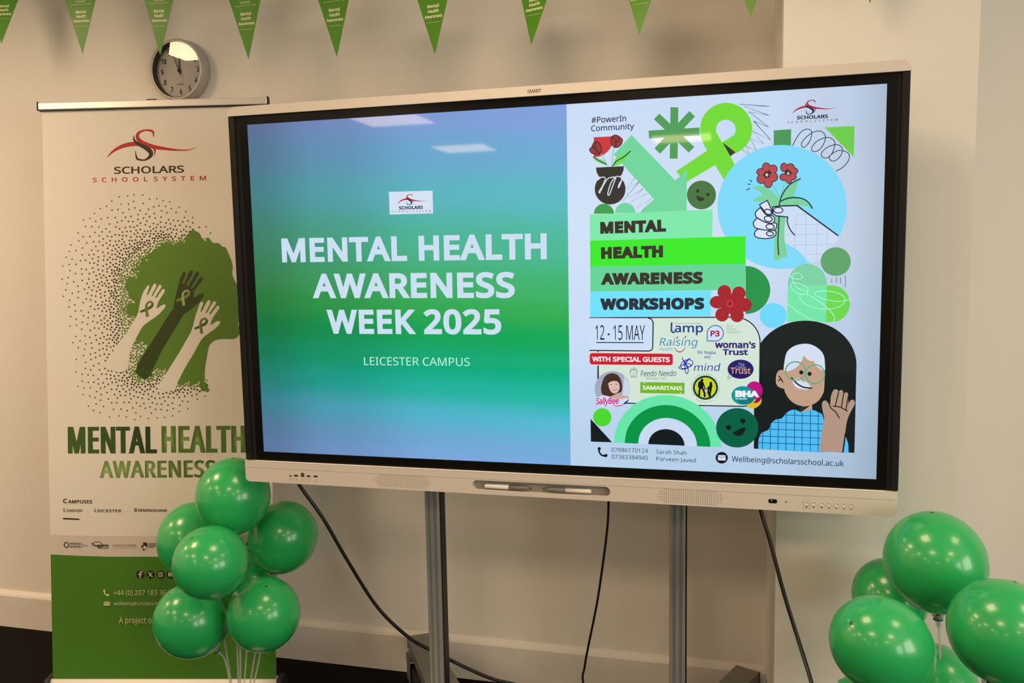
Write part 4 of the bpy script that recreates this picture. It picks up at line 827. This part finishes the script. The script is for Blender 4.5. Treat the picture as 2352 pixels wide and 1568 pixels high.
# ------------------------------------------------------------------ wall clock
CYF = WALL_Y-0.048; cc = at_y(404, 159.5, CYF); CR_ = 0.1115
clk = thing('wall_clock', 'round silver-rimmed wall clock with a glare patch, above the roll-up banner', 'clock', (cc.x, WALL_Y, cc.z))
mK = Matrix.Translation((cc.x, 0, cc.z)) @ Matrix.Rotation(math.radians(1.0), 4, 'Y')
def KY(r, y): return (r, y)
bm = nb(); lathe(bm, [(0.102, -CYF+0.0), (CR_-0.002, -CYF+0.001), (CR_, -CYF-0.002), (CR_+0.003, -CYF-0.040), (CR_+0.001, -WALL_Y), (0, -WALL_Y)], 64, Matrix.Translation((cc.x, 0, cc.z)) @ Matrix.Rotation(math.radians(90), 4, 'X')); obj('case', bm, MAT['clockrim'], clk, True)
bm = nb(); lathe(bm, [(0.102, -CYF+0.0), (0.0995, -CYF-0.003), (0.0985, -CYF-0.026)], 64, Matrix.Translation((cc.x, 0, cc.z)) @ Matrix.Rotation(math.radians(90), 4, 'X')); obj('inner_rim', bm, MAT['clockside'], clk, True)
DY = CYF+0.024
bm = nb(); lathe(bm, [(0.0990, -DY), (0, -DY)], 64, Matrix.Translation((cc.x, 0, cc.z)) @ Matrix.Rotation(math.radians(90), 4, 'X')); obj('dial_plate', bm, MAT['clockface'], clk)
K = Art(None, lambda u, v, h: Vector((cc.x+u, DY-0.0004-h, cc.z+v))); K.local = True; KI = (34, 30, 26)
for i in range(60):
    a = math.radians(i*6); r0, r1 = (0.091, 0.0945)
    if i % 5 == 0: K.ell(0.0925*math.sin(a), 0.0925*math.cos(a), 0.0022, 0.0022, KI, n=10)
    else: K.stroke([(r0*math.sin(a), r0*math.cos(a)), (r1*math.sin(a), r1*math.cos(a))], 0.0011, KI, 0)
for n_ in range(1, 13):
    a = math.radians(n_*30); w_ = 0.0098 if n_ < 10 else 0.0195; x, y = 0.0765*math.sin(a), 0.0765*math.cos(a)
    if n_ == 1: w_ = 0.005
    K.text(str(n_), (x-w_/2, y-0.0095), (x+w_/2, y-0.0095), 0.019, KI, 0.012)
K.text('QUARTZ', (-0.014, -0.052), (0.014, -0.052), 0.0055, (84, 76, 66), 0.005); K.build('numerals', MAT['print'], clk)
def hand(nm, ang, r0, r1, w, y, m):
    a = math.radians(ang); d = Vector((math.sin(a), 0, math.cos(a))); n = Vector((math.cos(a), 0, -math.sin(a))); o_ = Vector((cc.x, y, cc.z))
    bm = nb(); q = [o_+d*r0+n*w/2, o_+d*r0-n*w/2, o_+d*r1-n*w/3, o_+d*r1+n*w/3]
    va = [bm.verts.new(p) for p in q]; vb = [bm.verts.new(p+Vector((0, -0.0008, 0))) for p in q]
    bm.faces.new(va); bm.faces.new(vb)
    for i in range(4): bm.faces.new((va[i], va[(i+1) % 4], vb[(i+1) % 4], vb[i]))
    obj(nm, bm, m, clk)
hand('hour_hand', 2, -0.012, 0.048, 0.005, DY-0.004, MAT['ink']); hand('minute_hand', -22, -0.014, 0.078, 0.0036, DY-0.006, MAT['ink']); hand('second_hand', 158, -0.02, 0.03, 0.0016, DY-0.008, MAT['redhand'])
bm = nb(); lathe(bm, [(0, -DY+0.010), (0.005, -DY+0.009), (0.0055, -DY+0.002)], 20, Matrix.Translation((cc.x, 0, cc.z)) @ Matrix.Rotation(math.radians(90), 4, 'X')); obj('hub', bm, MAT['ink'], clk, True)
bm = nb(); lathe(bm, [(0.1010, -CYF-0.0015), (0, -CYF-0.0015)], 64, Matrix.Translation((cc.x, 0, cc.z)) @ Matrix.Rotation(math.radians(90), 4, 'X')); g_ = obj('glass_cover', bm, MAT['glass'], clk)
if g_.data.polygons[0].normal.y > 0: g_.data.flip_normals()

# ------------------------------------------------------------------ bunting
FHT = 0.28; FWD = 0.172
FYS = [0.45, 0.43, 0.41, 0.39, 0.36, 0.32, 0.27, 0.23, 0.18, 0.14]
tips = [(3, 101), (190, 125), (368, 128), (571, 137), (774, 131), (999, 125), (1220, 104), (1468, 82), (1724, 41), (1998, 8)]
yaws = [16, 10, 4, 2, 0, -2, -14, -8, -10, -4]; rolls = [0, 0, 3, 0, -0.5, -1, -1, -0.5, -1, 0]; pits = [14, 3, -1, -1, -1, 1, 14, 13, 13, 0]
FL = ['green pennant cut off by the left edge of the photo', 'green pennant hanging left of the wall clock', 'green pennant whose tip overlaps the wall clock', 'green pennant hanging just right of the wall clock', 'green pennant second to the right of the wall clock, above the display corner', 'green pennant above the display, halfway along the row', 'bright green pennant straight above the small lettering on the display top edge', 'bright green pennant with only its lower text line showing, right of centre', 'short green pennant tip at the top edge left of the pillar', 'tiny green pennant tip at the top edge in front of the pillar']
tops = []
PG = (76, 140, 30); PC = (240, 240, 205)
for i, ((px, py), yw, rl, pt) in enumerate(zip(tips, yaws, rolls, pits)):
    FY = FYS[i]; FK = 0.93+(FY-0.15)*0.35; tip = at_y(px, py, FY)
    R_ = Matrix.Rotation(math.radians(yw), 3, 'Z') @ Matrix.Rotation(math.radians(rl), 3, 'Y') @ Matrix.Rotation(math.radians(-pt), 3, 'X')
    ux, uy, uz = R_ @ Vector((1, 0, 0)), R_ @ Vector((0, 0, 1)), R_ @ Vector((0, -1, 0))
    A = Art(None, lambda u, v, h: tip+ux*u*FK+uy*v*FK+uz*(h+0.004*math.sin(u*30)*(v/FHT))); A.local = True
    n_ = 8; A.up()
    uv = []; 
    for j in range(n_+1):
        v = FHT*j/n_; w_ = FWD*j/n_
        for k in range(5): uv.append((-w_/2+w_*k/4, v))
    A._add(uv, [(j*5+k, j*5+k+1, (j+1)*5+k+1, (j+1)*5+k) for j in range(n_) for k in range(4)], PG)
    A.h = 0.0006
    for t, w_, v, cp in (('Mental', 0.0385, 0.1375, 0.0098), ('Health', 0.036, 0.1228, 0.0098), ('Awareness', 0.058, 0.1075, 0.0098), ('SCHOLARS', 0.034, 0.1745, 0.0055)): A.text(t, (-w_/2, v), (w_/2, v), cp, PC, 0.022 if cp > 0.006 else 0.01, 1.04)
    school(A, (-0.036, 0.1655), (0.036, 0.1655), 0.0042, PC, 0.01)
    A.stroke([(-0.023, 0.0942), (0.023, 0.0942)], 0.0013, (190, 206, 130), 0)
    logo(A, 0, 0.1995, 0.000092, PC, PC)
    o = A.build('pennant', MAT['flag']); tag(o, FL[i], 'pennant', 'green pennants of the bunting')
    tops.append((tip+ux*(-FWD/2*FK)+uy*FHT*FK, tip+ux*(FWD/2*FK)+uy*FHT*FK))
bm = nb(); tube(bm, [p+Vector((0, 0, 0.0015)) for ab in tops for p in ab], 0.0022, 6); tag(obj('bunting_cord', bm, MAT['penw']), 'cord along the tops of the green pennants above the display', 'cord')

# ------------------------------------------------------------------ balloons
HUBL = at_depth(552, 1700, 2.60); HUBR = at_depth(2172, 1840, 1.88)
def balloon(px, py, rpx, dep, hub, label, group, ax=None, elong=1.06, tilt=None):
    c = at_depth(px, py, dep); r = rpx*dep/F
    a = (c-hub).normalized() if ax is None else (RT*ax[0]-DN*ax[1]-FW*ax[2]).normalized()
    t = thing('balloon', label, 'balloon', c-a*r*elong, group)
    prof = []; n = 28
    for i in range(n+1):
        f = math.pi*i/n; h = -math.cos(f); rr = math.sin(f)
        hh = h*elong if h > 0 else h*(elong+0.02); k = 1.0 if h > 0 else 1.0-0.07*(h*h)
        prof.append((rr*r*k if 0 < i < n else 0, hh*r))
    m4 = frame_to(a, c)
    bm = nb(); lathe(bm, prof, 40, m4); obj('skin', bm, MAT['balloon'], t, True)
    b0 = -r*(elong+0.02)
    bm = nb(); lathe(bm, [(0.004, b0+0.004), (0.006, b0-0.003), (0.0045, b0-0.008), (0.008, b0-0.013), (0.011, b0-0.018), (0.009, b0-0.019), (0, b0-0.014)], 14, m4); obj('knot', bm, MAT['knot'], t, True)
    bm = nb(); lathe(bm, [(0.0045, r*elong-0.0006), (0.0028, r*elong+0.0007), (0, r*elong+0.0010)], 10, m4); obj('crown_nub', bm, MAT['knot'], t, True)
    return c+a*(b0-0.006), a
GL, GR = 'balloons of the left cluster', 'balloons of the right cluster'
left = [balloon(536, 1139, 83, 2.56, HUBL, 'topmost green balloon of the left cluster, tucked behind the display corner', GL, (0.02, 1, 0.1)),
        balloon(450, 1242, 84, 2.74, HUBL, 'green balloon at the upper left of the left cluster, over the grey banner strip', GL, (-0.35, 0.9, 0.0)),
        balloon(650, 1233, 78, 2.70, HUBL, 'green balloon at the right of the left cluster, in front of the bare wall', GL, (0.3, 0.95, 0.0)),
        balloon(484, 1292, 84, 2.41, HUBL, 'frontmost green balloon in the middle of the left cluster', GL, (-0.33, 0.8, 0.5), 1.0),
        balloon(440, 1425, 82, 2.58, HUBL, 'lowest left green balloon of the left cluster, over the green foot of the banner', GL, (-0.45, 0.8, 0.35)),
        balloon(606, 1411, 82, 2.55, HUBL, 'lowest right green balloon of the left cluster', GL, (0.2, 0.87, 0.45)),
        balloon(578, 1329, 57, 2.80, HUBL, 'hidden green balloon in the gap at the heart of the left cluster', GL)]
right = [balloon(2147, 1290, 110, 1.89, HUBR, 'topmost green balloon of the right cluster, beside the pillar edge', GR, (-0.09, 1, 0.06), 1.05),
         balloon(2044, 1370, 82, 2.08, HUBR, 'half hidden green balloon behind the upper left of the right cluster', GR),
         balloon(2026, 1483, 109, 1.66, HUBR, 'large tilted green balloon at the front left of the right cluster', GR, (-0.72, 0.55, 0.42), 1.18),
         balloon(2303, 1449, 117, 1.63, HUBR, 'green balloon at the right of the right cluster, cut by the photo edge', GR, (0.25, 1, 0.0), 1.0),
         balloon(2152, 1576, 89, 1.94, HUBR, 'low green balloon behind the clear stick of the right cluster', GR),
         balloon(1990, 1632, 77, 1.98, HUBR, 'green balloon at bottom left of the right cluster, almost wholly out of frame', GR),
         balloon(2284, 1672, 88, 1.72, HUBR, 'green balloon at bottom right of the right cluster with a pale window reflection', GR)]
def balloon_stand(hub, ends, label):
    t = thing('balloon_stand', label, 'balloon stand', (hub.x, hub.y, 0))
    bm = nb(); lathe(bm, [(0, 0), (0.085, 0), (0.088, 0.006), (0.080, 0.016), (0.02, 0.024), (0.012, 0.03), (0, 0.03)], 32, Matrix.Translation((hub.x, hub.y, 0))); obj('base', bm, MAT['penw'], t, True)
    bm = nb(); tube(bm, [Vector((hub.x, hub.y, 0.028)), hub], 0.006, 12); obj('pole', bm, MAT['clear'], t, True)
    bm = nb(); lathe(bm, [(0, -0.012), (0.012, -0.010), (0.014, 0.0), (0.010, 0.010), (0, 0.012)], 16, Matrix.Translation(hub)); obj('hub', bm, MAT['clear'], t, True)
    for e, a in ends:
        mid = hub+(e-hub)*0.55; q = [hub, mid+(e-a*0.12-mid)*0.35, e-a*0.05, e-a*0.006]
        bm = nb(); tube(bm, catmull(q, 6), 0.0031, 8); s_ = obj('stick', bm, MAT['clear'], t, True)
        bm = nb(); lathe(bm, [(0.003, -0.030), (0.006, -0.026), (0.0065, -0.012), (0.012, -0.004), (0.016, 0.003), (0.015, 0.003), (0.010, -0.005), (0, -0.007)], 16, frame_to(a, e)); obj('cup', bm, MAT['clear'], s_, True)
balloon_stand(HUBL, left, 'stand of clear sticks holding the left balloon cluster in front of the banner')
balloon_stand(HUBR, right, 'stand of clear sticks holding the right balloon cluster by the pillar')
